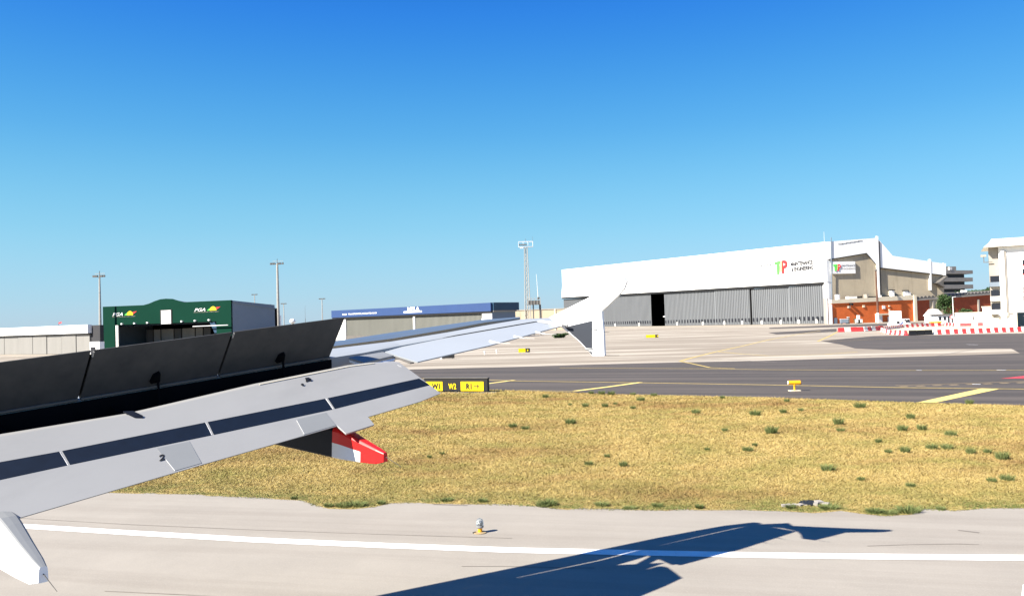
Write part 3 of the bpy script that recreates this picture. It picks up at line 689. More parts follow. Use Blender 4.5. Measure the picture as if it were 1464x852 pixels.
# crossbar and open leaf on the right of the door
w.pslab('canopy_rail', [(279,466),(329,464),(329,465),(279,467)], .6, .9, m_silver, t)
w.pslab('open_leaf', [(299,461),(306,460.6),(313,475),(306,476)], -.4, -.2, m_dblue, t)
w.pslab('open_leaf', [(286,470),(293,470),(296,479),(290,480)], -6.4, -6.2, m_conc, t)
def pga(s0, s1, zb, zt_, zline):
    hgt = zt_-zb; k = s0+(s1-s0)*.42
    g = w.text('lettering', 'PGA', s0, k, zb+hgt*.12, zt_-hgt*.12, .02, m_silver, fr, shear=.35, offset=.012)
    c = s0+(s1-s0)*.715; r = (s1-s0)*.12
    w.slab('logo_sun', [(c+r*1.02*math.cos(a*math.pi/12), zb+hgt*.22+r*.95*math.sin(a*math.pi/12)) for a in range(13)], .02, .06, m_lyel, fr)
    w.slab('logo_wing', [(c+r*.75, zb+hgt*.25), (c+r*2.3, zt_+hgt*.02), (c+r*.9, zt_-hgt*.10), (c+r*1.05, zb+hgt*.55)], .02, .05, m_lred, fr)
    w.slab('logo_wing', [(c-r*1.9, zb+hgt*.22), (c-r*1.1, zb+hgt*.22), (c-r*.95, zt_-hgt*.2)], .02, .05, m_lgreen, fr)
    w.text('small_lettering', 'PORTUGALIA AIRLINES', s0-.2, s0+(s1-s0)*.93, zb-hgt*.16, zb-hgt*.02, .02, m_conc, fr, shear=.3)
a = w.uv(161, 452.8); b = w.uv(196, 445); pga(a[0], b[0], a[1], b[1]+.0, 0)
a = w.uv(278, 446.2); b = w.uv(315.5, 438.5); pga(a[0], b[0], a[1], b[1], 0)
# parapet bits on the far end of the side wall
for u, v, q in ((389, 436, 1.2), (393.5, 441, .8)):
    s, z = wside.uv(u, v); wside.rect('roof_vent', s-q, s+q, z-.6, z+.25, -3, -1.2, m_silver, t)
# pale stair unit beside it
p = at(395.5, 490, 255); p.z = 0
t = thing('stair_unit', p, 'small white boarding stair unit behind the green hangar', 'stairs')
hgt = C.z+ray(395, 451).z*255
mb = MB()
for i in range(6): mb.box(p+Vector((-.9+i*.3, 0, 0)), .3, 1.6, hgt*(.35+.11*i))
mb.build('steps', m_wplast, t); MB().box(p+Vector((.9, 0, 0)), 1., 1.7, hgt).build('platform', m_white, t)
MB().tube(p+Vector((-1, -.8, hgt*.5)), p+Vector((.9, -.8, hgt+.9)), .06, n=6).build('handrail', m_silver, t)
# white radar dome just above the spoiler line
p = at(418.5, 470, 330); p.z = 0; zt = C.z+ray(418, 456).z*330
t = thing('radome', p, 'small white dome on a tower beyond the apron', 'radome')
MB().tube(p, p+Z*(zt-1.6), .5, n=8).build('tower', m_galv, t)
MB().lathe(p+Z*(zt-1.8), [(.6, 0), (1.2, .5), (1.25, 1.0), (.9, 1.6), (.3, 1.9)], 14).build('dome', m_white, t, True)

# ---------------------------------------------------------------- light masts
def mast(u, vtop, Y, label, r0=.45, r1=.22, span=3.6, lean=0.):
    p = at(u, 480, Y); p.z = 0; h = C.z+ray(u, vtop).z*Y
    top = p+Z*h; e = Vector((1, -.12, 0)).normalized()
    t = thing('light_mast', p, label, 'light mast', 'floodlight masts around the apron')
    MB().tube(p, p+Z*(h*.5), r0, (r0+r1)/2, 10).tube(p+Z*(h*.5), top-Z*1.2, (r0+r1)/2, r1, 10).build('pole', m_galv, t)
    MB().tube(top-Z*1.4, top+Z*.2, .09, n=6).build('finial', m_dgalv, t)
    MB().tube(top-Z*1.3-e*span/2, top-Z*1.3+e*span/2, .10, n=6).tube(top-Z*.55-e*span*.4, top-Z*.55+e*span*.48, .06, n=6).build('crossbar', m_galv, t)
    for k in (-.48, -.34, -.2, .12, .26, .46):
        c = top-Z*1.55+e*span*k; MB().box(c+Vector((0, -.3, 0)), .42, .45, .55).build('floodlight', m_dgalv, t)
    return t
mast(143.5, 388.5, 224, 'tall grey floodlight mast standing at the corner of the green hangar', span=3.4)
mast(398.5, 371, 240, 'tall grey floodlight mast beside the blue grey side of green hangar', .5, .3, 4.0)
for u, vt, Y, lab in ((461.5,427,430,'thin pale floodlight mast far beyond the blue hangar'), (365,421,460,'mast head showing above the roof of the green hangar'), (406.5,434,470,'thin far mast just behind the tall grey mast')):
    p = at(u, 480, Y); p.z = 0; h = C.z+ray(u, vt).z*Y
    t = thing('light_mast', p, lab, 'light mast', 'far floodlight masts')
    MB().tube(p, p+Z*h, .32, .2, 8).build('pole', m_galv, t)
    mb = MB()
    for k in (-1.3, -.7, .7, 1.3): mb.box(p+Vector((k, 0, h-.3)), .8, .6, .5)
    mb.tube(p+Vector((-1.5, 0, h)), p+Vector((1.5, 0, h)), .12, n=6); mb.build('lamp_head', m_dgalv, t)
p = at(437, 480, 420); p.z = 0; h = C.z+ray(437, 437).z*420
tag(MB().tube(p, p+Z*h*.6, .2, .14, 6).tube(p+Z*h*.6, p+Z*h, .08, .04, 6).build('radio_aerial', m_dgalv), 'thin dark radio aerial beyond the apron', 'aerial')
# big lattice mast
Y = 300; p = at(755.5, 480, Y); p.z = 0; top = at(749.5, 353, Y); h = top.z
lx = Vector((1, 0, 0)); ly = Vector((0, 1, 0))
t = thing('lattice_mast', p, 'tall lattice floodlight mast with square head frame beside blue hangar', 'light mast')
legs = []
for sx, sy in ((-1, -1), (1, -1), (0, 1)):
    a = p+lx*sx*1.15+ly*sy; b = Vector((p.x, p.y, h))+lx*sx*.55+ly*sy*.5; legs.append((a, b)); MB().tube(a, b, .19, .13, 6).build('leg', m_galv, t)
mb = MB(); N = 18
for j in range(N):
    for k in range(3):
        a, b = legs[k]; c, d = legs[(k+1) % 3]
        mb.tube(a.lerp(b, j/N), c.lerp(d, (j+1)/N), .06, n=4); mb.tube(a.lerp(b, j/N), c.lerp(d, j/N), .05, n=4)
mb.build('bracing', m_galv, t)
hc = Vector((p.x, p.y, h)); mb = MB(); wd, hh = 2.7, 1.1
for z in (-.1, 1.9): 
    for y in (-.7, .7): mb.tube(hc+Vector((-wd, y, z)), hc+Vector((wd, y, z)), .09, n=5)
    for x in (-wd, -.9, .9, wd): mb.tube(hc+Vector((x, -.7, z)), hc+Vector((x, .7, z)), .07, n=5)
for x in (-wd, -.9, .9, wd):
    for y in (-.7, .7): mb.tube(hc+Vector((x, y, -.1)), hc+Vector((x, y, 1.9)), .08, n=5)
mb.build('head_frame', m_silver, t)
for x in (-2.3, -1.7, -1.1, -.5, .1): MB().box(hc+Vector((x, -.8, .45)), .5, .5, .55).build('floodlight', m_dgalv, t)
for x in (-1.9, -1.3): MB().box(hc+Vector((x, -.6, -.7)), .4, .4, .5).build('floodlight', m_silver, t)
MB().tube(hc+Z*1.9, hc+Z*3.0, .06, n=5).tube(hc+Vector((wd, 0, 1)), hc+Vector((wd, 0, 3.9)), .05, .03, 5).build('lightning_rod', m_dgalv, t)
# hut on stilts with whip aerial
Y = 292; p = at(766, 480, Y); p.z = 0
def zat(v, u=766): return C.z+ray(u, v).z*Y
t = thing('equipment_platform', p, 'dark equipment cabin on stilts beside the lattice mast', 'platform')
z0, z1 = zat(438), zat(428.5)
MB().box(p+Vector((-.2, 0, z0+.6)), 4.4, 3, z1-z0-.9).build('cabin', m_dgalv, t)
for x in (-2.3, -1.2, -.1, 1.0, 2.0): MB().box(p+Vector((x, -1.6, z0+.5)), .12, .1, z1-z0+.4).build('railing_post', m_galv, t)
MB().box(p+Vector((-.2, -1.6, z1+.2)), 4.6, .1, .1).build('handrail', m_galv, t)
for x, r in ((-.6, .22), (1.9, .36)): MB().tube(p+Vector((x, 0, 0)), p+Vector((x, 0, z0+.7)), r, n=8).build('stilt', m_dgalv, t)
MB().tube(p+Vector((-1.5, .5, .4)), p+Vector((1, .5, 4)), .08, n=5).tube(p+Vector((1, .5, .4)), p+Vector((-1.5, .5, 4)), .08, n=5).build('brace', m_red, t)
MB().tube(p+Vector((1.3, 0, z1)), p+Vector((.9, 0, zat(392))), .11, .05, 6).build('whip_aerial', m_wplast, t)
MB().lathe(p+Vector((1.4, -.6, z1)), [(.2, 0), (.45, .4), (.3, .9)], 8).build('lamp_housing', m_black, t)

# ---------------------------------------------------------------- long pale perimeter building behind
w = Wall(at(690, 470, 450).xy, at(860, 470, 430).xy)
za, zb = w.uv(745, 444)[1], w.uv(745, 455)[1]
t = thing('perimeter_wall', w.pt(w.L/2, 0), 'long cream wall far behind the lattice mast and wingtip', 'wall')
w.rect('wall_panel', 0, w.L, 0, za, -2, 0, m_tan, t)
for i in range(9):
    s = w.L*i/8; w.rect('pier', s-.3, s+.3, 0, za+.4, 0, .5, m_cream, t)
w.rect('coping', 0, w.L, za+.01, za+.5, -2.1, .3, m_conc, t); w.rect('base_band', 0, w.L, zb-2.2, zb-1.4, .52, .6, m_dgalv, t)

# ---------------------------------------------------------------- blue fascia hangar
w = Wall(at(478, 470, 312).xy, at(704.5, 470, 262).xy)
zt = w.uv(480, 444)[1]; zb = w.uv(520, 452.5)[1]
t = thing('hangar', w.pt(w.L/2, 0), 'wide hangar with blue fascia and white lettering over ribbed grey doors', 'hangar')
w.rect('body', 0, w.L, 0, zt-.5, -10.5, -.8, m_steel2, t)
fs = w.rect('fascia', -.6, w.L, zb, zt, -1, .8, m_blue, t)
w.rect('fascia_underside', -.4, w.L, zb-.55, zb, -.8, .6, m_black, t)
sL = w.uv(494.5, 465)[0]; sM = w.uv(592, 465)[0]; sR = w.uv(688, 450)[0]
w.rect('end_panel', -.4, sL, 0, zb-.55, -.8, .2, m_white, t)
ribs(w, 'door', sL+.1, sM-.5, 0, zb-.6, .55, -.3, .12, m_steel2, t); ribs(w, 'door', sM+.6, sR, 0, zb-.6, .55, -.3, .12, m_steel2, t)
w.rect('mullion', sM-.4, sM+.5, 0, zb-.6, -.5, .1, m_white, t)
w.rect('door_skirt', sL+.1, sR, 0, 1.6, -.15, -.08, m_dgalv, t)
a = w.uv(687, 459); w.slab('end_panel', [(a[0]-.3, 0), (a[0]-.2, 4.4), (a[0]+1.0, zb-2.1), (a[0]+1.0, zb-.6), (w.L, zb-.6), (w.L, 0)], -.3, .3, m_white, t)
sx0, sx1 = w.uv(585, 440)[0], w.uv(602, 440)[0]; w.text('lettering', 'MPLA', sx0, sx1, w.uv(590, 445)[1], w.uv(590, 438.9)[1], .82, m_white, fs, offset=.03)
w.prect('lettering', 579.5, 445.2, 605.5, 446.3, .8, .84, m_white, fs)
sx0, sx1 = w.uv(500, 450)[0], w.uv(541, 450)[0]; w.text('small_lettering', 'TRANSPORTES | MANUTENCAO', sx0, sx1, w.uv(520, 449.7)[1], w.uv(520, 447.2)[1], .82, m_white, fs, offset=.03)
w.prect('lettering', 492, 448.8, 498, 450, .8, .84, m_white, fs)
ws = Wall(w.pt(w.L, 0).xy, at(741, 470, 270).xy)
ws.rect('side_fascia', .05, ws.L, zb+.2, zt+.05, -1, .7, m_dblue, t)  # darker blue than the front puts side shade into the colour
ws.rect('side_wall', .05, ws.L-1.2, 0, zb+.2, -1, .05, m_greyblue, t)
ws.rect('gutter', .1, ws.L-1., zb-.25, zb+.2, .05, .5, m_conc, t)
# ---------------------------------------------------------------- big white hangar
A, B = G(862, 467.2), G(1180, 463)
w = Wall(A.xy, B.xy)
e_left = w.uv(806.5, 440)[0]; e_right = w.uv(1186.5, 440)[0]
zl, zr = w.uv(807, 385.5)[1], w.uv(1186, 345.5)[1]
zdl, zdr = w.uv(808, 425)[1], w.uv(1178, 403.5)[1]
zd = (zdl+zdr)/2
t = thing('maintenance_hangar', w.pt((e_left+e_right)/2, 0), 'huge white maintenance hangar with ribbed grey sliding doors, one gap open', 'hangar')
def zl_at(s, a, b): return a+(b-a)*(s-e_left)/(e_right-e_left)
fs = w.slab('fascia', [(e_left, zl_at(e_left, zdl, zdr)), (e_right, zl_at(e_right, zdl, zdr)), (e_right, zr), (e_left, zl)], -4, .9, m_white, t)
w.slab('fascia_return', [(e_left-2.4, zdl), (e_left-.01, zdl), (e_left-.01, zdl+9), (e_left-1.2, zdl+6)], -4, .7, m_white, t)
w.slab('door_track', [(e_left-2, zdl-1.1), (e_right-2.6, zdr-1.1), (e_right-2.6, zdr), (e_left-2, zdl)], -2, .55, m_black, t)
def door(u0, u1, d):
    s0, s1 = w.uv(u0, 440)[0], w.uv(u1, 440)[0]
    z = zl_at((s0+s1)/2, zdl, zdr)-1.15
    o = ribs(w, 'sliding_door', s0, s1, .2, z, 1.3, d, .35, m_steel, t)
    n = int((s1-s0)/2.6); mb = MB()
    for i in range(n):
        a = s0+(i+.3)*(s1-s0)/n; mb.solid([w.pt(a, 1.6, d+.4), w.pt(a+1.2, 1.6, d+.4), w.pt(a+1.2, 3.4, d+.4), w.pt(a, 3.4, d+.4)], -w.n*.03)
    mb.build('window_row', m_dglass, o)
    mb = MB()
    for i in range(max(2, n//8)):
        a = s0+(i+.5)*(s1-s0)/max(2, n//8); mb.solid([w.pt(a, .3, d+.41), w.pt(a+1.2, .3, d+.41), w.pt(a+1.2, 2.1, d+.41), w.pt(a, 2.1, d+.41)], -w.n*.03)
    mb.build('wicket_door', m_wplast, o)
    w.rect('door_rail', s0, s1, 0, .2, d-.4, d+.3, m_dgalv, t)
    return o
door(804, 862, -1.2); door(862, 930, -.6); door(949, 1022, -.6); door(1022, 1073, -.2); door(1073.6, 1128, -.6); door(1128, 1178.5, -.2)
s0 = w.uv(1073.2, 440)[0]; w.rect('mullion', s0-.35, s0+.35, 0, zd-1, .1, .25, m_black, t)
s0, s1 = w.uv(926, 440)[0], w.uv(953, 440)[0]
w.rect('interior_wall', s0-12, s1+30, 0, zd+2, -40, -39, m_dark, t); w.rect('interior_wall', s0-12.5, s0-12, 0, zd+2, -39, -2, m_dark, t); w.rect('interior_wall', s1+30, s1+30.5, 0, zd+2, -39, -2, m_dark, t)
w.rect('interior_ceiling', s0-12, s1+30, zd+1, zd+1.5, -39, -4.1, m_dark, t)
w.rect('interior_floor', s0-12, s1+30, .005, .02, -39, -1.5, m_dark, t)
ec = w.uv(1178.5, 440)[0]; w.rect('corner_pier', ec, e_right-.1, 0, zdr, -3, .3, m_white, t)
w.rect('corner_base', ec+.2, e_right-.7, 0, zdr*.62, .3, .5, m_conc, t)
for u, v, q in ((962, 391.5, 6), (1092, 380, 6)):
    s, z = w.uv(u, v)
    for i in range(6): w.rect('vent_slot', s-q+i*2.2, s-q+1.5+i*2.2, z-.35, z+.35, .9, 1., m_steel, fs)
# logo on the fascia
def logo(w, u0, v0, u1, v1, d, par):
    sa, zt_ = w.uv(u0, v0); sb, zb_ = w.uv(u1, v1); X = lambda x: sa+(sb-sa)*x; Yv = lambda y: zb_+(zt_-zb_)*y
    w.slab('logo_letter', [(X(.0), Yv(.93)), (X(.42), Yv(.98)), (X(.44), Yv(.8)), (X(.36), Yv(.78)), (X(.35), Yv(.02)), (X(.16), Yv(0)), (X(.15), Yv(.76)), (X(0), Yv(.75))], d, d+.3, m_lgreen, par)
    w.slab('logo_letter', [(X(.36), Yv(.2)), (X(.44), Yv(.98)), (X(.56), Yv(.98)), (X(.58), Yv(.2)), (X(.48), Yv(.2))], d, d+.25, m_lgreen2, par)
    pp = [(X(.58), Yv(.98))]+[(X(.74+.26*math.sin(a*math.pi/8)), Yv(.69+.30*math.cos(a*math.pi/8))) for a in range(0, 9)]+[(X(.72), Yv(.38)), (X(.71), Yv(.02)), (X(.54), Yv(.04)), (X(.56), Yv(.6))]
    w.slab('logo_letter', pp, d, d+.3, m_lred, par)
    w.slab('logo_cutout', [(X(.71), Yv(.78)), (X(.85), Yv(.68)), (X(.70), Yv(.58))], d+.3, d+.36, m_white, par)
logo(w, 1110, 373.5, 1129, 391, .9, fs)
a = w.uv(1133, 381.3); b = w.uv(1164.5, 374.2); w.text('lettering', 'MAINTENANCE', a[0], b[0], a[1]+.1, a[1]+2.1, .95, m_ink, fs, offset=.035, depth=.15)
a = w.uv(1134, 388.6); b = w.uv(1165, 382.4); w.text('lettering', '& ENGINEERING', a[0], b[0], a[1]+.1, a[1]+2.0, .95, m_ink, fs, offset=.03, depth=.15)
# flank
cor = w.pt(e_right, 0)
wf = Wall(cor.xy, (cor+(Matrix.Rotation(-math.radians(9), 3, 'Z') @ -w.n)*120).xy)
def fz(u, v): return wf.uv(u, v)
sE = fz(1350, 400)[0]
wf.slab('flank_wall', [(0.05, 0), (sE-.2, 0), fz(1349.5, 394), fz(1257, 383.5), fz(1253, 379), fz(1238, 363), (.05, fz(1186.6, 372)[1])], -3, -.3, m_tan, t)
wf.slab('roof_panel', [(.02, fz(1187, 371)[1]), fz(1238, 361.8), fz(1250, 376), fz(1252.6, 378), fz(1252.6, 340.5), (.02, fz(1187, 345.8)[1])], -2.5, .4, m_white, t)
wf.slab('roof_panel', [fz(1253, 382), fz(1350.5, 393.5), fz(1350.5, 377.5), fz(1275, 366), fz(1263, 352), fz(1253, 341)], -2.5, .6, m_white, t)
wf.slab('verge_trim', [(.02, fz(1187, 372)[1]), fz(1238, 363), fz(1250, 377), fz(1250, 375.8), fz(1238, 361.8), (.02, fz(1187, 370.8)[1])], .2, .5, m_black, t)
wf.slab('verge_trim', [fz(1257, 384), fz(1345, 394), fz(1345, 393), fz(1257, 383)], .4, .7, m_black, t)
wf.pslab('pier', [(1252.4,338),(1254.0,338),(1256.8,426),(1254.8,426)], -.5, .75, m_white, t)
wf.pslab('pipe_shade_strip', [(1254.8,345),(1255.5,345),(1258.4,424),(1257.3,424)], -.2, 1., m_black, t)  # black strip painted as a shadow line beside the pier
wf.pslab('pier', [(1328.0,371),(1329.4,371),(1330.3,415),(1328.7,415)], -.5, .8, m_white, t)
wf.pslab('pipe_shade_strip', [(1186.6,340),(1187.3,340),(1188.8,440),(1187.8,440)], .5, .8, m_greyblue, t)
wf.pslab('pier', [(1347,376.4),(1350.6,376.9),(1350.6,394),(1347,393.6)], -.5, .8, m_white, t)
wf.pslab('stair_flight', [(1334,405),(1338,403.6),(1348,395),(1350,396),(1341,405.5),(1346,410),(1345,411.5)], -.2, 2.4, m_dgalv, t)
sgn = wf.prect('sign_board', 1188.5, 374.5, 1222, 391, -.1, .6, m_white, t)
logo(wf, 1190, 378, 1200.8, 387.5, .6, sgn)
a = wf.uv(1202, 382); b = wf.uv(1221, 378); wf.text('lettering', 'MAINTENANCE', a[0], b[0], a[1]+.1, a[1]+1.0, .62, m_ink, sgn)
a = wf.uv(1202, 386.2); wf.text('lettering', '& ENGINEERING', a[0], b[0], a[1]+.1, a[1]+.9, .62, m_conc, sgn)
# roof of the hall behind the fascia
rp = [(0, zr-1.2), (fz(1252, 341)[0], fz(1252, 341)[1]-.6), (fz(1275, 366)[0], fz(1275, 366)[1]-.4), (sE, fz(1350, 377.5)[1]-.3)]
sec0 = [wf.pt(s, z, -1) for s, z in rp]+[wf.pt(s, z-.6, -1) for s, z in reversed(rp)]
span = e_right-e_left-2
sec1 = [p-w.e*span-Z*(i in (1, 6))*6 for i, p in enumerate(sec0)]
loft('roof', [sec0, sec1], m_white, t)
for q in ((1201,349.2),(1206,348.4),(1212,347.5),(1218,346.6),(1224,345.7),(1229,344.8)):
    s, z = fz(*q); wf.rect('ridge_vent', s-1.2, s+1.2, z-.14, z+.14, .4, .5, m_steel, t)
mastp = w.pt(e_right-.4, 0, 1.2); z = C.z+ray(1185, 332).z*355
tag(MB().tube(mastp, mastp+Z*z*.7, .22, .16, 6).tube(mastp+Z*z*.7, mastp+Z*z, .12, .05, 6).build('lightning_mast', m_silver), 'thin pale pole at the corner of the white maintenance hangar', 'pole')
# aircraft nose and lift seen through the open door gap
s0, z0 = w.uv(938, 453); p = w.pt(s0+1, z0, -4)
t = thing('parked_aircraft', Vector((p.x, p.y, 0)), 'white pointed tail cone showing inside the open hangar door', 'aircraft')
c = p+w.e*9
v = [p]; N = 12; f = []
for j, (k, r) in enumerate(((1.5, .35), (5, .7), (9, 1.1), (14, 1.3))):
    for i in range(N): a = 2*math.pi*i/N; v.append(p+w.e*k+Z*(math.sin(a)*r)+w.n*(math.cos(a)*r))
f = [(0, 1+i, 1+(i+1) % N) for i in range(N)]
for j in range(3): f += [(1+j*N+i, 1+j*N+(i+1) % N, 1+(j+1)*N+(i+1) % N, 1+(j+1)*N+i) for i in range(N)]
f.append(tuple(range(1+3*N, 1+4*N)))
mesh('tail_cone', v, f, m_white, t, True); MB().tube(w.pt(s0+9, 0, -4), w.pt(s0+9, z0-1., -4), .4, n=8).build('jack', m_dgalv, t)
s0, z0 = w.uv(947.5, 437); p = w.pt(s0+.2, 0, -1.9)
t = thing('lift_mast', p, 'yellow green lift mast just inside the open hangar door', 'lift')
MB().box(p, 1.2, 1.2, 1.).build('base', m_dgalv, t); MB().box(p+Z, .5, .5, z0-1).build('column', m_dgalv, t); MB().box(p+Z*z0, .9, .9, 5.5).build('mast', m_lyel, t)

# ---------------------------------------------------------------- brick annexe
def fo(u, d): return None
a0 = at(1189.5, 460, 346); a1 = at(1308, 460, 361); a2 = at(1424, 460, 380)
wb = Wall(a0.xy, a1.xy)
zt = (wb.uv(1192, 429)[1]+wb.uv(1306, 422)[1])/2
z1_, z2_ = wb.uv(1191, 428.8)[1], wb.uv(1307, 421.8)[1]; c1, c2 = wb.uv(1191, 434)[1], wb.uv(1307, 428.6)[1]
t = thing('brick_annexe', wb.pt(wb.L/2, 0), 'orange brick annexe with cream parapet in front of tan hangar flank', 'building')
bw = wb.slab('brick_wall', [(0, 0), (wb.L, 0), (wb.L, c2), (0, c1)], -1.5, 0, m_brick, t)
wb.slab('parapet', [(-.1, c1), (wb.L+.1, c2), (wb.L+.1, z2_), (-.1, z1_)], -1.6, .4, m_cream, t)
wb.rect('corner_pier', wb.L-.6, wb.L+1., 0, z2_, 0, .7, m_cream, t)
wb.rect('corner_pier', -.7, -.02, 0, 8.5, -.6, .5, m_white, t)
def wthing(u, v0, v1, wd, name, mat, dd=.3): 
    s = wb.uv(u, v0)[0]; z0 = wb.uv(u, v1)[1]; z1 = wb.uv(u, v0)[1]; return wb.rect(name, s-wd/2, s+wd/2, max(z0, .02), z1, 0, dd, mat, t)
wthing(1234.5,436.3,439.5,1.1,'vent',m_cream); wthing(1263,437,441.5,1.5,'window',m_white); wthing(1271,436.5,438.5,.7,'vent',m_cream); wthing(1271,442,444,.7,'vent',m_cream)
wthing(1215.7,433.5,436.5,1.,'wall_lamp',m_black,1.2); wthing(1212.5,437.5,440.5,.9,'wall_lamp',m_conc,1.)
k = wthing(1256,450,461.5,3.6,'door',m_white); wthing(1270.7,453,461.5,1.6,'door',m_wplast)
wb.prect('door_canopy', 1251, 448.6, 1268, 450, 0, 1.2, m_cream, t)
wthing(1194,454.5,463,1.7,'door',m_greyblue); 
roofz = z1_
for u, v, q, hgt, mt in ((1202,427,1.,2.2,m_silver),(1222,427.5,4.5,1.,m_wplast),(1234,426.5,1.,.9,m_black),(1243,424.5,1.1,1.6,m_conc),(1262,425.5,1.,.8,m_wplast),(1279.5,422,1.5,2.6,m_white),(1298.5,421,2.,2.0,m_white),(1303,422.5,1.6,1.4,m_silver),(1287,424,3.,.4,m_black),(1250,427.5,5.,.5,m_black),(1271,425.2,3.,.4,m_black)):
    s, z = wb.uv(u, v); zb_ = zl_at(e_left, 0, 0)+z1_+(z2_-z1_)*s/wb.L
    wb.rect('roof_unit', s-q/2, s+q/2, zb_-.1, zb_+hgt, -3, -1, mt, t)
    if q < 2.1 and mt in (m_white,): wb.rect('vent_cowl', s-q*.7, s+q*.7, zb_+hgt, zb_+hgt+.4, -3.2, -.8, m_black, t)
# second brick range with corrugated roof
wc = Wall(wb.pt(wb.L+1.05, 0).xy, a2.xy)
t = thing('brick_workshop', wc.pt(wc.L/2, 0), 'red brick workshop with dark corrugated roof behind the tree', 'building')
h1, h2 = wc.uv(1310, 430)[1], wc.uv(1422, 421)[1]
wc.slab('brick_wall', [(.05, 0), (wc.L, 0), (wc.L, h2), (.05, h1)], -12, -.2, m_brick2, t)
wc.slab('gutter', [(0.05, h1), (wc.L, h2), (wc.L, h2+.7), (.05, h1+.7)], -.5, .5, m_conc, t)
n = 22
for i in range(n):
    s = wc.L*(i+.5)/n; q = wc.L/n*.48; z = h1+(h2-h1)*(i+.5)/n+.72
    wc.slab('roof_sheet', [(s-q, z), (s+q, z), (s+q*.8, z+.75), (s, z+1.2), (s-q*.8, z+.75)], -12, .3, m_dgalv, t)
for u in (1334, 1399): 
    s = wc.uv(u, 440)[0]; wc.rect('pier', s-.45, s+.45, 0, h1-.1, -.2, .4, m_conc, t)
wc.rect('corner_pier', wc.L, wc.L+1.4, 0, h2+1.2, -4, .5, m_cream, t)
# chimney pole
p = wb.pt(wb.uv(1247, 461)[0], 0, 3.5); d = p.y; ztop = C.z+ray(1243.5, 388).z*d
t = thing('chimney_pole', p, 'slim rusty brown chimney pole with white base before orange brick wall', 'chimney')
MB().tube(p, p+Z*4.2, .55, .5, 10).build('base', m_white, t); MB().tube(p+Z*4.2, p+Z*ztop, .48, .38, 10).build('shaft', m_rust, t); MB().lathe(p+Z*ztop, [(.4, 0), (.65, .3), (.5, .8), (.2, 1.)], 8).build('cap', m_dgalv, t)
# planting, bins and cabinets in front of the wall
def foliage(name, c, rx, ry, rz, n, size, mat, parent, seed):
    R_ = random.Random(seed); v = []; f = []
    lobes = [(R_.uniform(-.55, .55), R_.uniform(-.5, .5), R_.uniform(-.5, .6), R_.uniform(.35, .6)) for _ in range(9)]
    for i in range(n):
        lx_, ly_, lz_, lr = R_.choice(lobes)
        while True:
            q = Vector((R_.uniform(-1, 1), R_.uniform(-1, 1), R_.uniform(-1, 1)))
            if .3 < q.length < 1: break
        q = q*(lr/q.length*(.55+.45*R_.random())); p_ = c+Vector(((lx_+q.x)*rx, (ly_+q.y)*ry, (lz_+q.z)*rz))
        d_ = Vector((R_.gauss(0, 1), R_.gauss(0, 1), R_.gauss(0, 1)+.6)).normalized(); x = d_.orthogonal().normalized()*size*R_.uniform(.6, 1.3); y = d_.cross(x).normalized()*size*R_.uniform(.5, 1.)
        k = len(v); v += [p_-x, p_-y*.6, p_+x, p_+y*.6]; f.append((k, k+1, k+2, k+3))
    return mesh(name, v, f, mat, parent)
def tree(u, vb, vt, Y, wd, name, label, cat, seed, trunk=True, n=1400):
    p = at(u, 470, Y); p.z = 0; h = C.z+ray(u, vt).z*Y; zb_ = C.z+ray(u, vb).z*Y
    t = thing(name, p, label, cat)
    if trunk:
        mb = MB().tube(p, p+Z*(zb_+ (h-zb_)*.4), .3, .16, 8)
        for i in range(5):
            a = i*1.3; mb.tube(p+Z*(zb_*.8+.2*i), p+Vector((math.cos(a)*wd*.3, math.sin(a)*wd*.3, zb_+(h-zb_)*.55)), .12, .04, 6)
        mb.build('trunk', m_bark, t)
    foliage('crown', p+Z*((zb_+h)/2), wd*.62, wd*.6, (h-zb_)*.55, n, .38, m_leaf, t, seed)
    return t
tree(1351.5, 449, 421.5, 330, 7., 'broadleaf_tree', 'round dense green tree in front of the red brick workshop', 'tree', 3, n=2600)
tree(1381, 453, 442, 318, 5.2, 'bush', 'low green bush behind the white yard wall', 'bush', 5, False, 900)
tree(1334, 459, 452, 325, 3.4, 'bush', 'small sparse bush beside the white cottage gable', 'bush', 8, False, 250)
tree(1228, 462, 455, 338, 3.6, 'bush', 'low bush at the foot of orange brick wall', 'bush', 9, False, 400)
tree(1418.5, 424, 408.5, 430, 7.5, 'broadleaf_tree', 'dark tree top showing above the corrugated workshop roof', 'tree', 12, n=900)
tree(1395, 419, 414, 520, 22, 'broadleaf_tree', 'distant dark tree line top beyond the workshop roof', 'tree', 13, n=700)
tree(801, 483.2, 477, 228, 4.2, 'bush', 'dark green bush on the apron edge behind the wingtip', 'bush', 14, False, 500)
for u, v, wd, hh, mt, nm, lab in ((1228,456,5,1.3,m_wplast,'parked_cart','white parked cart under the bush by orange brick wall'),(1207,460,6,1.6,m_greyblue,'parked_cart','grey covered cart beside the orange brick wall'),(1213,461,1.2,2.4,m_dgalv,'cabinet','dark grey cabinet beside the grey covered cart'),(1228.5-1,459,1.6,3.,m_wplast,'cabinet','tall white cabinet beside the rusty chimney pole')):
    p = at(u, 465, 336); p.z = 0
    t = thing(nm, p, lab, nm.split('_')[-1])
    MB().box(p+Z*.35, wd*.5, 1.5, hh).build('body', mt, t)
    mb = MB().box(p+Z*(.35+hh), wd*.53, 1.6, .15); mb.build('top', m_silver, t)
    for s in (-.18, .18): MB().tube(p+Vector((wd*s, -.6, .2)), p+Vector((wd*s, .6, .2)), .2, n=8).build('wheel' if 'cart' in nm else 'foot', m_rubber, t)
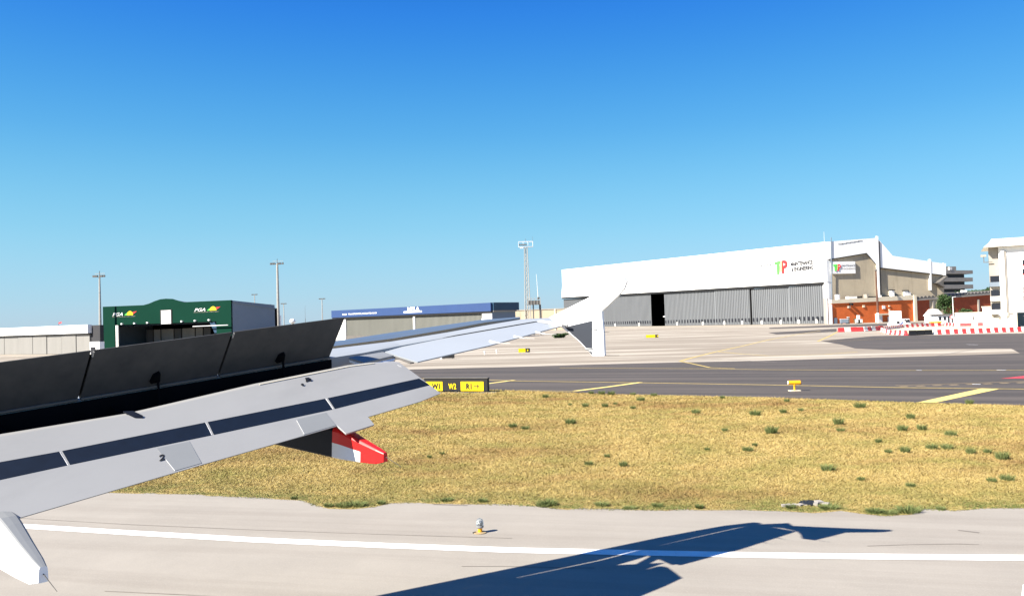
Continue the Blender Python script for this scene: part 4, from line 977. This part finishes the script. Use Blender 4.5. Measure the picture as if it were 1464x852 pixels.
# concrete deck building behind
w = Wall(at(1345, 450, 560).xy, at(1392, 450, 575).xy)
t = thing('deck_building', w.pt(w.L/2, 0), 'grey concrete building with stacked open decks beyond hangar flank', 'building')
w.prect('core', 1346, 389, 1383.5, 440, -14, -1.5, m_black, t)
for v0, v1, u1 in ((386.5,391.5,1391), (397,402.3,1391), (407.2,412.5,1391.5), (418,424,1390)): w.prect('deck', 1346, v0, u1, v1, -15, 0, m_conc, t)
w.prect('roof_house', 1350, 380.8, 1369, 386.5, -10, -1, m_conc, t); w.prect('tank', 1357, 382, 1361, 386, -.9, .2, m_wplast, t)
# aerial equipment on workshop roof
p = at(1379, 440, 396); z = C.z+ray(1379, 420).z*396; p.z = 0
t = thing('roof_plant', p+Z*(z-1.), 'white air handling unit on workshop roof', 'air unit')
MB().box(p+Z*(z-1.), 7, 2, .5).build('base', m_silver, t); MB().box(p+Z*(z-.5), 2.2, 1.8, 2.3).build('cabinet', m_white, t); MB().tube(p+Vector((-3, 0, z-.5)), p+Vector((-3, 0, z+.8)), .5, n=10).build('fan', m_wplast, t); MB().tube(p+Vector((1, 0, z+.5)), p+Vector((3.4, 0, z-.4)), .2, n=6).build('duct', m_silver, t)

# ---------------------------------------------------------------- yard: huts, wall, vehicles
def pos(u, v): return G(u, v)
p = G(1349, 462.6)
t = thing('gatehouse', p, 'low white hut with dark windows under flat roof', 'hut')
MB().box(p, 6.0, 4, 2.9).build('wall', m_white, t); MB().box(p+Z*2.9, 7.2, 5, .35).build('roof', m_dgalv, t)
for x, wd in ((-2.2, .8), (-.6, .8), (.7, .55), (2.1, .9)): MB().box(p+Vector((x, -2.02, 1.2 if x < .3 else .1)), wd, .08, 1.2 if x < .3 else 2.3).build('window' if x < .3 else 'door', m_dglass, t)
p = G(1335, 461.2)
t = thing('cottage', p, 'white gabled hut beside the flat roofed gatehouse', 'hut')
MB().box(p, 4.4, 5, 2.6).build('wall', m_white, t); MB().solid([p+Vector((-2.6, -2.6, 2.6)), p+Vector((2.6, -2.6, 2.6)), p+Vector((.4, -2.6, 5.)), p+Vector((-.4, -2.6, 5.))], (0, 5.2, 0)).build('roof', m_white, t)
MB().box(p+Vector((-.6, -2.53, .1)), .9, .06, 2.).build('door', m_conc, t)
p = G(1337, 464.)
t = thing('yellow_skip', p, 'low yellow skip on the ground before gatehouse', 'skip')
MB().solid([p+Vector((-1.8, -.8, .9)), p+Vector((1.8, -.8, .9)), p+Vector((1.3, -.8, .05)), p+Vector((-1.3, -.8, .05))], (0, 1.6, 0)).build('hull', m_amber, t); MB().box(p+Z*.9, 3.7, 1.7, .1).build('rim', m_sy, t)
w = Wall(G(1366, 465.4).xy, G(1416, 465.2).xy)
t = thing('yard_wall', w.pt(w.L/2, 0), 'long white yard wall behind the barriers', 'wall')
n = 5
for i in range(n): w.rect('wall_panel', w.L*i/n+.03, w.L*(i+1)/n-.03, 0, 3.6, -.3, 0, m_white if i != 3 else m_wplast, t)
w.rect('coping', 0, w.L, 3.6, 3.78, -.4, .1, m_cream, t); w.rect('notice', w.L*.52, w.L*.56, 1.5, 2.6, 0, .06, m_dgalv, t); w.rect('gate', w.L*.85, w.L*.97, 0, 2.9, .02, .08, m_greyblue, t)
p = G(1361, 464.2); t = thing('warning_sign', p, 'small round red bordered sign on post beside yard wall', 'sign')
MB().tube(p, p+Z*2, .06, n=6).build('post', m_galv, t); k = MB().tube(p+Vector((0, -.1, 2.4)), p+Vector((0, -.02, 2.4)), .6, n=16).build('disc', m_red, t); MB().tube(p+Vector((0, -.13, 2.4)), p+Vector((0, -.105, 2.4)), .38, n=16).build('disc_face', m_white, k)
p = at(1363.5, 460, 240); p.z = 0; z = C.z+ray(1363, 424.8).z*240
t = thing('street_lamp', p, 'white street lamp with short arm beside the round green tree', 'street lamp')
MB().tube(p, p+Z*z, .13, .09, 8).build('pole', m_white, t); MB().tube(p+Z*z, p+Vector((1.1, 0, z+.1)), .07, n=6).build('arm', m_white, t); MB().box(p+Vector((1.3, 0, z)), .7, .3, .16).build('lamp_head', m_dgalv, t)
# white truck and service van
p = G(1282, 467.5)
t = thing('service_truck', p, 'white service truck with tall box and blue emblem by orange brick wall', 'truck')
MB().box(p+Vector((.2, 0, .5)), 2.8, 4.5, 1.3).build('cab', m_white, t); MB().box(p+Vector((0, .6, 1.8)), 2.3, 3., 3.0).build('box', m_white, t)
MB().box(p+Vector((-1.5, 0, .35)), 1.3, 2.4, .8).build('step', m_wplast, t)
MB().box(p+Vector((-.6, -2.28, 1.05)), .75, .06, .65).build('windscreen', m_dglass, t)
for x in (-.8, -.2, .4, .9): MB().box(p+Vector((x, -.94, 2.3)), .22, .06, .35).build('vent', m_conc, t)
MB().solid([p+Vector((-.5, -2.3, .55)), p+Vector((.2, -2.3, .6)), p+Vector((1.0, -2.3, 1.5)), p+Vector((.7, -2.3, 1.6)), p+Vector((.1, -2.3, .95)), p+Vector((-.5, -2.3, .8))], (0, .04, 0)).build('emblem', m_inkblue, t)
for x in (-.9, 1.1): MB().tube(p+Vector((x-.15, -1.3, .42)), p+Vector((x+.15, -1.3, .42)), .42, n=14).build('wheel', m_rubber, t)
p = G(1292, 466.4)
t = thing('service_van', p, 'small white van parked beside the tall service truck', 'van')
MB().solid([p+Vector((-1, -2, .35)), p+Vector((1.15, -2, .35)), p+Vector((1.15, -2, 1.4)), p+Vector((1., -1.7, 2.3)), p+Vector((-.9, -1.7, 2.3)), p+Vector((-1, -2, 1.4))], (0, 4, 0)).build('body', m_white, t)
for x in (-.4, .5): MB().box(p+Vector((x, -2.06, 1.35)), .6, .3, .75).build('window', m_dglass, t)
for x in (-.75, .9): MB().tube(p+Vector((x-.12, -1.4, .36)), p+Vector((x+.12, -1.4, .36)), .36, n=12).build('wheel', m_rubber, t)

# ---------------------------------------------------------------- barriers
def barrier_mesh(mat):
    L_, h = 1.0, .95; pr = [(-.26, 0), (.26, 0), (.26, .16), (.12, .36), (.09, h), (-.09, h), (-.12, .36), (-.26, .16)]
    v = []; f = []; n = len(pr)
    for x, k in ((-L_/2, .92), (-L_/2+.04, 1), (L_/2-.04, 1), (L_/2, .92)): v += [(x, y*k, z*(k if z > .5 else 1)) for y, z in pr]
    for j in range(3):
        for i in range(n): f.append((j*n+i, j*n+(i+1) % n, (j+1)*n+(i+1) % n, (j+1)*n+i))
    f += [tuple(range(n)), tuple(range(3*n, 4*n))]
    me = bpy.data.meshes.new('barrier'); me.from_pydata(v, [], f); me.materials.append(mat)
    bm = bmesh.new(); bm.from_mesh(me); bmesh.ops.recalc_face_normals(bm, faces=bm.faces); bm.to_mesh(me); bm.free()
    return me
bmr, bmw, bmk = barrier_mesh(m_red), barrier_mesh(m_wplast), barrier_mesh(m_black)
def row(px, step, pat, where, group, z=.0, wob=.06, scale=1.):
    pts = [G(*q) for q in px]; segs = [(a, b, (b-a).length) for a, b in zip(pts[:-1], pts[1:])]; tot = sum(s[2] for s in segs)
    n = int(tot/step); i = 0
    for k in range(n):
        d = (k+.5)*tot/n
        for a, b, L_ in segs:
            if d <= L_: break
            d -= L_
        p_ = a.lerp(b, min(1, d/L_)); c = pat[k % len(pat)]
        me = {'r': bmr, 'w': bmw, 'k': bmk}[c]; nm = {'r': 'red', 'w': 'white', 'k': 'black'}[c]
        o = bpy.data.objects.new('barrier', me); col.objects.link(o); o.location = (p_.x, p_.y, z)
        o.rotation_euler.z = math.atan2(b.y-a.y, b.x-a.x)+random.uniform(-wob, wob); o.scale = (step*.97, scale, scale*random.uniform(.95, 1.05))
        tag(o, f'{nm} plastic barrier block {where}', 'barrier', f'{nm} {group}')
row([(1334,478.3),(1400,476.2),(1464,474),(1490,473)], .82, 'wr', 'in the front row along the dark taxiway spur', 'barriers front row', .008)
row([(1299.5,479.6),(1333,478.4)], 1.6, 'kkwk'.replace('w', 'k'), 'between red ones in the front row', 'barriers front row', .008)
row([(1260,474.2),(1268,477.6),(1297,479.6)], .8, 'rwwr', 'on the rounded corner of the sand island', 'barriers island corner', .008)
row([(1198,474.8),(1235,473.5),(1262,472.0)], 1.7, 'rwrrw', 'in the row leading out onto the pale apron', 'barriers apron row', .01, scale=1.15)
row([(1262,472),(1290,468.6),(1330,466.6),(1345,466.)], 1.25, 'rw', 'in the row behind the sand island by the truck', 'barriers back row', .01)
row([(1350,465.6),(1366,466.6),(1415,465.8),(1440,466.),(1466,468)], 1.45, 'rwrrwr', 'in the row before the white yard wall', 'barriers wall row', .01)

# ---------------------------------------------------------------- white office building on the right
A = at(1432.5, 460, 178); B = A+Vector((.88, -.475, 0))*60
w = Wall(A.xy, B.xy)
t = thing('office_building', w.pt(6, 0), 'white office building with overhanging flat roof at taxiway edge', 'building')
zt = w.uv(1433, 353)[1]; zg = w.uv(1440, 447)[1]
fw = w.rect('front_wall', 0, w.L, zg, zt, -2.2, 0, m_white, t)
w.rect('edge_column', .35, 1.0, zg-.8, zt-.9, 0, .5, m_wplast, t); w.rect('edge_column', 1.15, 1.35, zg-.8, zt-1., 0, .3, m_conc, t)
# recessed side bay, its shade coloured in as grey
w.rect('side_bay', -1.9, -.05, 2.5, zt, -2.2, -1.2, m_conc, t)
for z in (3.4, 6.4, 9.6): w.rect('balcony', -1.95, -.02, z, z+1.0, -1.2, -.3, m_wplast if z < 9 else m_greyblue, t); w.rect('balcony_glazing', -1.8, -.1, z+1.05, z+2.4, -1.18, -1.1, m_dglass, t)
w.slab('roof', [(-2.9, zt+.05), (w.L+2, zt+.05), (w.L+2, zt+1.5), (-1.3, zt+1.5)], -14, 1.6, m_wplast, t)
w.slab('roof_edge', [(-1.4, zt+1.5), (w.L+2, zt+1.5), (w.L+2, zt+1.75), (-1.4, zt+1.75)], -14, 1.7, m_silver, t)
for i, (u, v0, v1) in enumerate(((1461.5, 371.5, 379), (1461.5, 384.5, 392), (1462.8, 410, 417), (1462.8, 423, 428))):
    s, z1 = w.uv(u, v0); z0 = w.uv(u, v1)[1]
    for j in range(4): 
        k = w.rect('window', s+j*3., s+j*3.+1.8, z0, z1, 0, .06, m_red if False else m_dglass, t); w.rect('sill', s+j*3.-.1, s+j*3.+1.9, z0-.12, z0, .0, .18, m_lred, k)
w.rect('ground_floor', 3.2, w.L, 0, zg, -4, -3, m_dblue, t)
for s in (-.5, .3): w.rect('column', s, s+.35, 0, zg, -.6, -.2, m_wplast, t)
w.rect('gate_wall', .9, 2.1, 0, zg-.5, -.5, -.1, m_white, t); w.rect('column', 2.2, 2.9, 0, zg-.1, -.5, .1, m_cream, t)
for s in (-1.1, 4.0, 5.8): w.slab('awning', [(s, zg-.9), (s+.9, zg-.9), (s+.7, zg-.4)], -.1, .6, m_dgalv, t)
br = w.rect('lamp_bracket', -3.0, -1.2, zt-3.3, zt-3.15, -.8, -.6, m_dgalv, t)
w.rect('lamp_strut', -2.95, -2.8, zt-3.15, zt-2., -.8, -.6, m_dgalv, br); w.rect('lamp_head', -3.5, -2.4, zt-2., zt-1.5, -1, -.4, m_conc, br)
# white gate house block left of it
p = G(1424, 466.3); t = thing('gate_block', p, 'plain white gate block between yard wall and office building', 'building')
MB().box(p, 4.4, 4, 5.0).build('wall', m_white, t); MB().box(p+Z*5.0, 4.7, 4.3, .3).build('coping', m_cream, t); MB().box(p+Vector((-.8, -2.03, .1)), 1.1, .06, 2.2).build('door', m_wplast, t)

# ---------------------------------------------------------------- taxiway guidance sign
Y = 56.0
a = at(606, 560, 57.0); b = at(697, 560, 55.2)
w = Wall(a.xy, b.xy); z1 = w.uv(690, 540.6)[1]; z0 = .12
t = thing('taxiway_sign', w.pt(w.L/2, 0), 'black taxiway sign with yellow panels reading W1 W2 R1 beside grass', 'sign')
w.rect('housing', .05, w.L, z0, z1, -.35, 0, m_black, t)
w.rect('top_cap', 0, w.L+.05, z1, z1+.05, -.38, .04, m_dgalv, t)
sp = [w.uv(u, 550)[0] for u in (606, 633, 658.8, 691.3)]
zp0, zp1 = w.uv(675, 558.6)[1], w.uv(675, 545.4)[1]
k1 = w.rect('panel', sp[0]+.05, sp[1]-.02, zp0, zp1, 0, .02, m_sy, t); k2 = w.rect('panel', sp[1]+.05, sp[2]-.04, zp0, zp1, 0, .012, m_black, t); k3 = w.rect('panel', sp[2], sp[3], zp0, zp1, 0, .02, m_sy, t)
hq = zp1-zp0; tz0, tz1 = zp0+hq*.18, zp0+hq*.80
q = w.uv(617.5, 550)[0]; q2 = w.uv(629, 550)[0]; w.text('lettering', 'W1', q, q2, tz0, tz1, .022, m_black, k1, offset=.035)
q = w.uv(641.3, 550)[0]; q2 = w.uv(652.3, 550)[0]; w.text('lettering', 'W2', q, q2, tz0, tz1, .014, m_sy, k2, offset=.02)
q = w.uv(666.5, 550)[0]; q2 = w.uv(674.3, 550)[0]; w.text('lettering', 'R1', q, q2, tz0, tz1, .022, m_black, k3, offset=.04)
q = w.uv(677, 550)[0]; q2 = w.uv(685, 550)[0]; zc = (tz0+tz1)/2; hh = hq*.26
w.slab('arrow', [(q, zc-.035), (q2-.1, zc-.035), (q2-.19, zc-hh*.8), (q2-.09, zc-hh*.8), (q2, zc), (q2-.09, zc+hh*.8), (q2-.19, zc+hh*.8), (q2-.1, zc+.035), (q, zc+.035)], .02, .026, m_black, k3)
for s in (.5, w.L*.5, w.L-.4): w.rect('foot', s-.08, s+.08, 0, z0, -.25, -.1, m_galv, t)
w.rect('concrete_base', -.3, w.L+.5, 0, .035, -.8, .35, m_conc, t)
for nm, u, v, wd, hh, split, lab in (('apron_sign', 749.5, 504.5, 1.8, .72, .6, 'small yellow and black sign on apron near the wingtip'), ('apron_sign', 932.5, 483.2, 3.0, .8, .74, 'small yellow and black sign on apron before the open hangar door')):
    p = G(u, v); t = thing(nm, p, lab, 'sign', 'small yellow apron signs')
    e = Vector((1, -.06, 0)).normalized(); ws = Wall((p-e*wd/2).xy, (p+e*wd/2).xy)
    ws.rect('housing', 0, wd, .1, hh, -.25, 0, m_black, t); k = ws.rect('panel', .03, wd*split, .14, hh-.04, 0, .02, m_sy, t)
    for i in range(2): ws.rect('glyph', wd*split*(.25+.35*i), wd*split*(.38+.35*i), .3, hh-.2, .02, .03, m_amber, k)
    k = ws.rect('panel', wd*split+.05, wd-.04, .14, hh-.04, 0, .012, m_black, t); ws.rect('glyph', wd*(split+.15), wd*(split+.25), .3, hh-.2, .012, .02, m_sy, k)
    for s in (.2, wd-.2): ws.rect('foot', s-.05, s+.05, 0, .1, -.2, -.05, m_galv, t)
p = G(641, 513.5); t = thing('sign_back', p, 'dark back of a low sign standing under the aileron edge', 'sign')
MB().box(p+Z*.15, 1.7, .3, .62).build('housing', m_black, t); MB().box(p+Vector((-1.0, 0, 0)), .25, .3, .45).build('control_box', m_silver, t)
for s in (-.6, .6): MB().box(p+Vector((s, 0, 0)), .1, .15, .16).build('foot', m_galv, t)
for u, v in ((710, 505.3), (693, 507)):
    p = G(u, v); t = thing('apron_light', p, 'small white apron edge light on the pale apron behind the wing', 'light', 'apron edge lights')
    MB().tube(p, p+Z*.3, .07, n=8).build('stem', m_white, t); MB().lathe(p+Z*.3, [(.1, 0), (.13, .1), (.1, .25), (.03, .3)], 10).build('lens', m_wplast, t)
# ---------------------------------------------------------------- amber guard lamp on the taxiway
p = G(1136, 559); t = thing('guard_light', p, 'amber horizontal lamp housing on a short post on taxiway', 'lamp')
MB().box(p+Z*.008, .66, .4, .05, .1).build('base_plate', m_cream, t)
MB().tube(p+Z*.05, p+Z*.42, .055, .05, 10).build('post', m_amber, t); MB().tube(p+Z*.34, p+Z*.44, .09, .1, 10).build('collar', m_amber, t)
mb = MB().tube(p+Vector((-.36, .04, .53)), p+Vector((.36, -.04, .53)), .13, n=18); k = mb.build('housing', m_amber, t)
MB().tube(p+Vector((-.39, .043, .53)), p+Vector((-.36, .04, .53)), .11, n=18).build('lens', m_wplast, k); MB().tube(p+Vector((.36, -.04, .53)), p+Vector((.40, -.045, .53)), .14, n=18).build('hood', m_rust, k)
# ---------------------------------------------------------------- runway edge light
p = G(686.5, 761.5); t = thing('runway_light', p, 'clear glass runway edge light on yellow collar beside the white line', 'light')
MB().lathe(p+Z*.008, [(.15, 0), (.15, .012), (.06, .02)], 18).build('base_plate', m_tan_line, t)
MB().lathe(p+Z*.02, [(.055, 0), (.052, .03), (.05, .09), (.065, .10)], 16).build('collar', m_amber, t)
MB().lathe(p+Z*.12, [(.075, 0), (.085, .015), (.085, .05), (.07, .055)], 16).build('lamp_ring', m_bare, t)
MB().lathe(p+Z*.172, [(.07, 0), (.085, .03), (.088, .07), (.078, .115), (.05, .15), (.012, .165)], 18).build('glass_dome', m_glass, t, True)
MB().lathe(p+Z*.172, [(.03, 0), (.045, .03), (.045, .08), (.02, .1)], 12).build('bulb', m_bare, t, True)
MB().tube(p+Vector((-.17, -.03, .012)), p+Vector((-.1, -.02, .03)), .02, n=6).build('cable_stub', m_black, t)
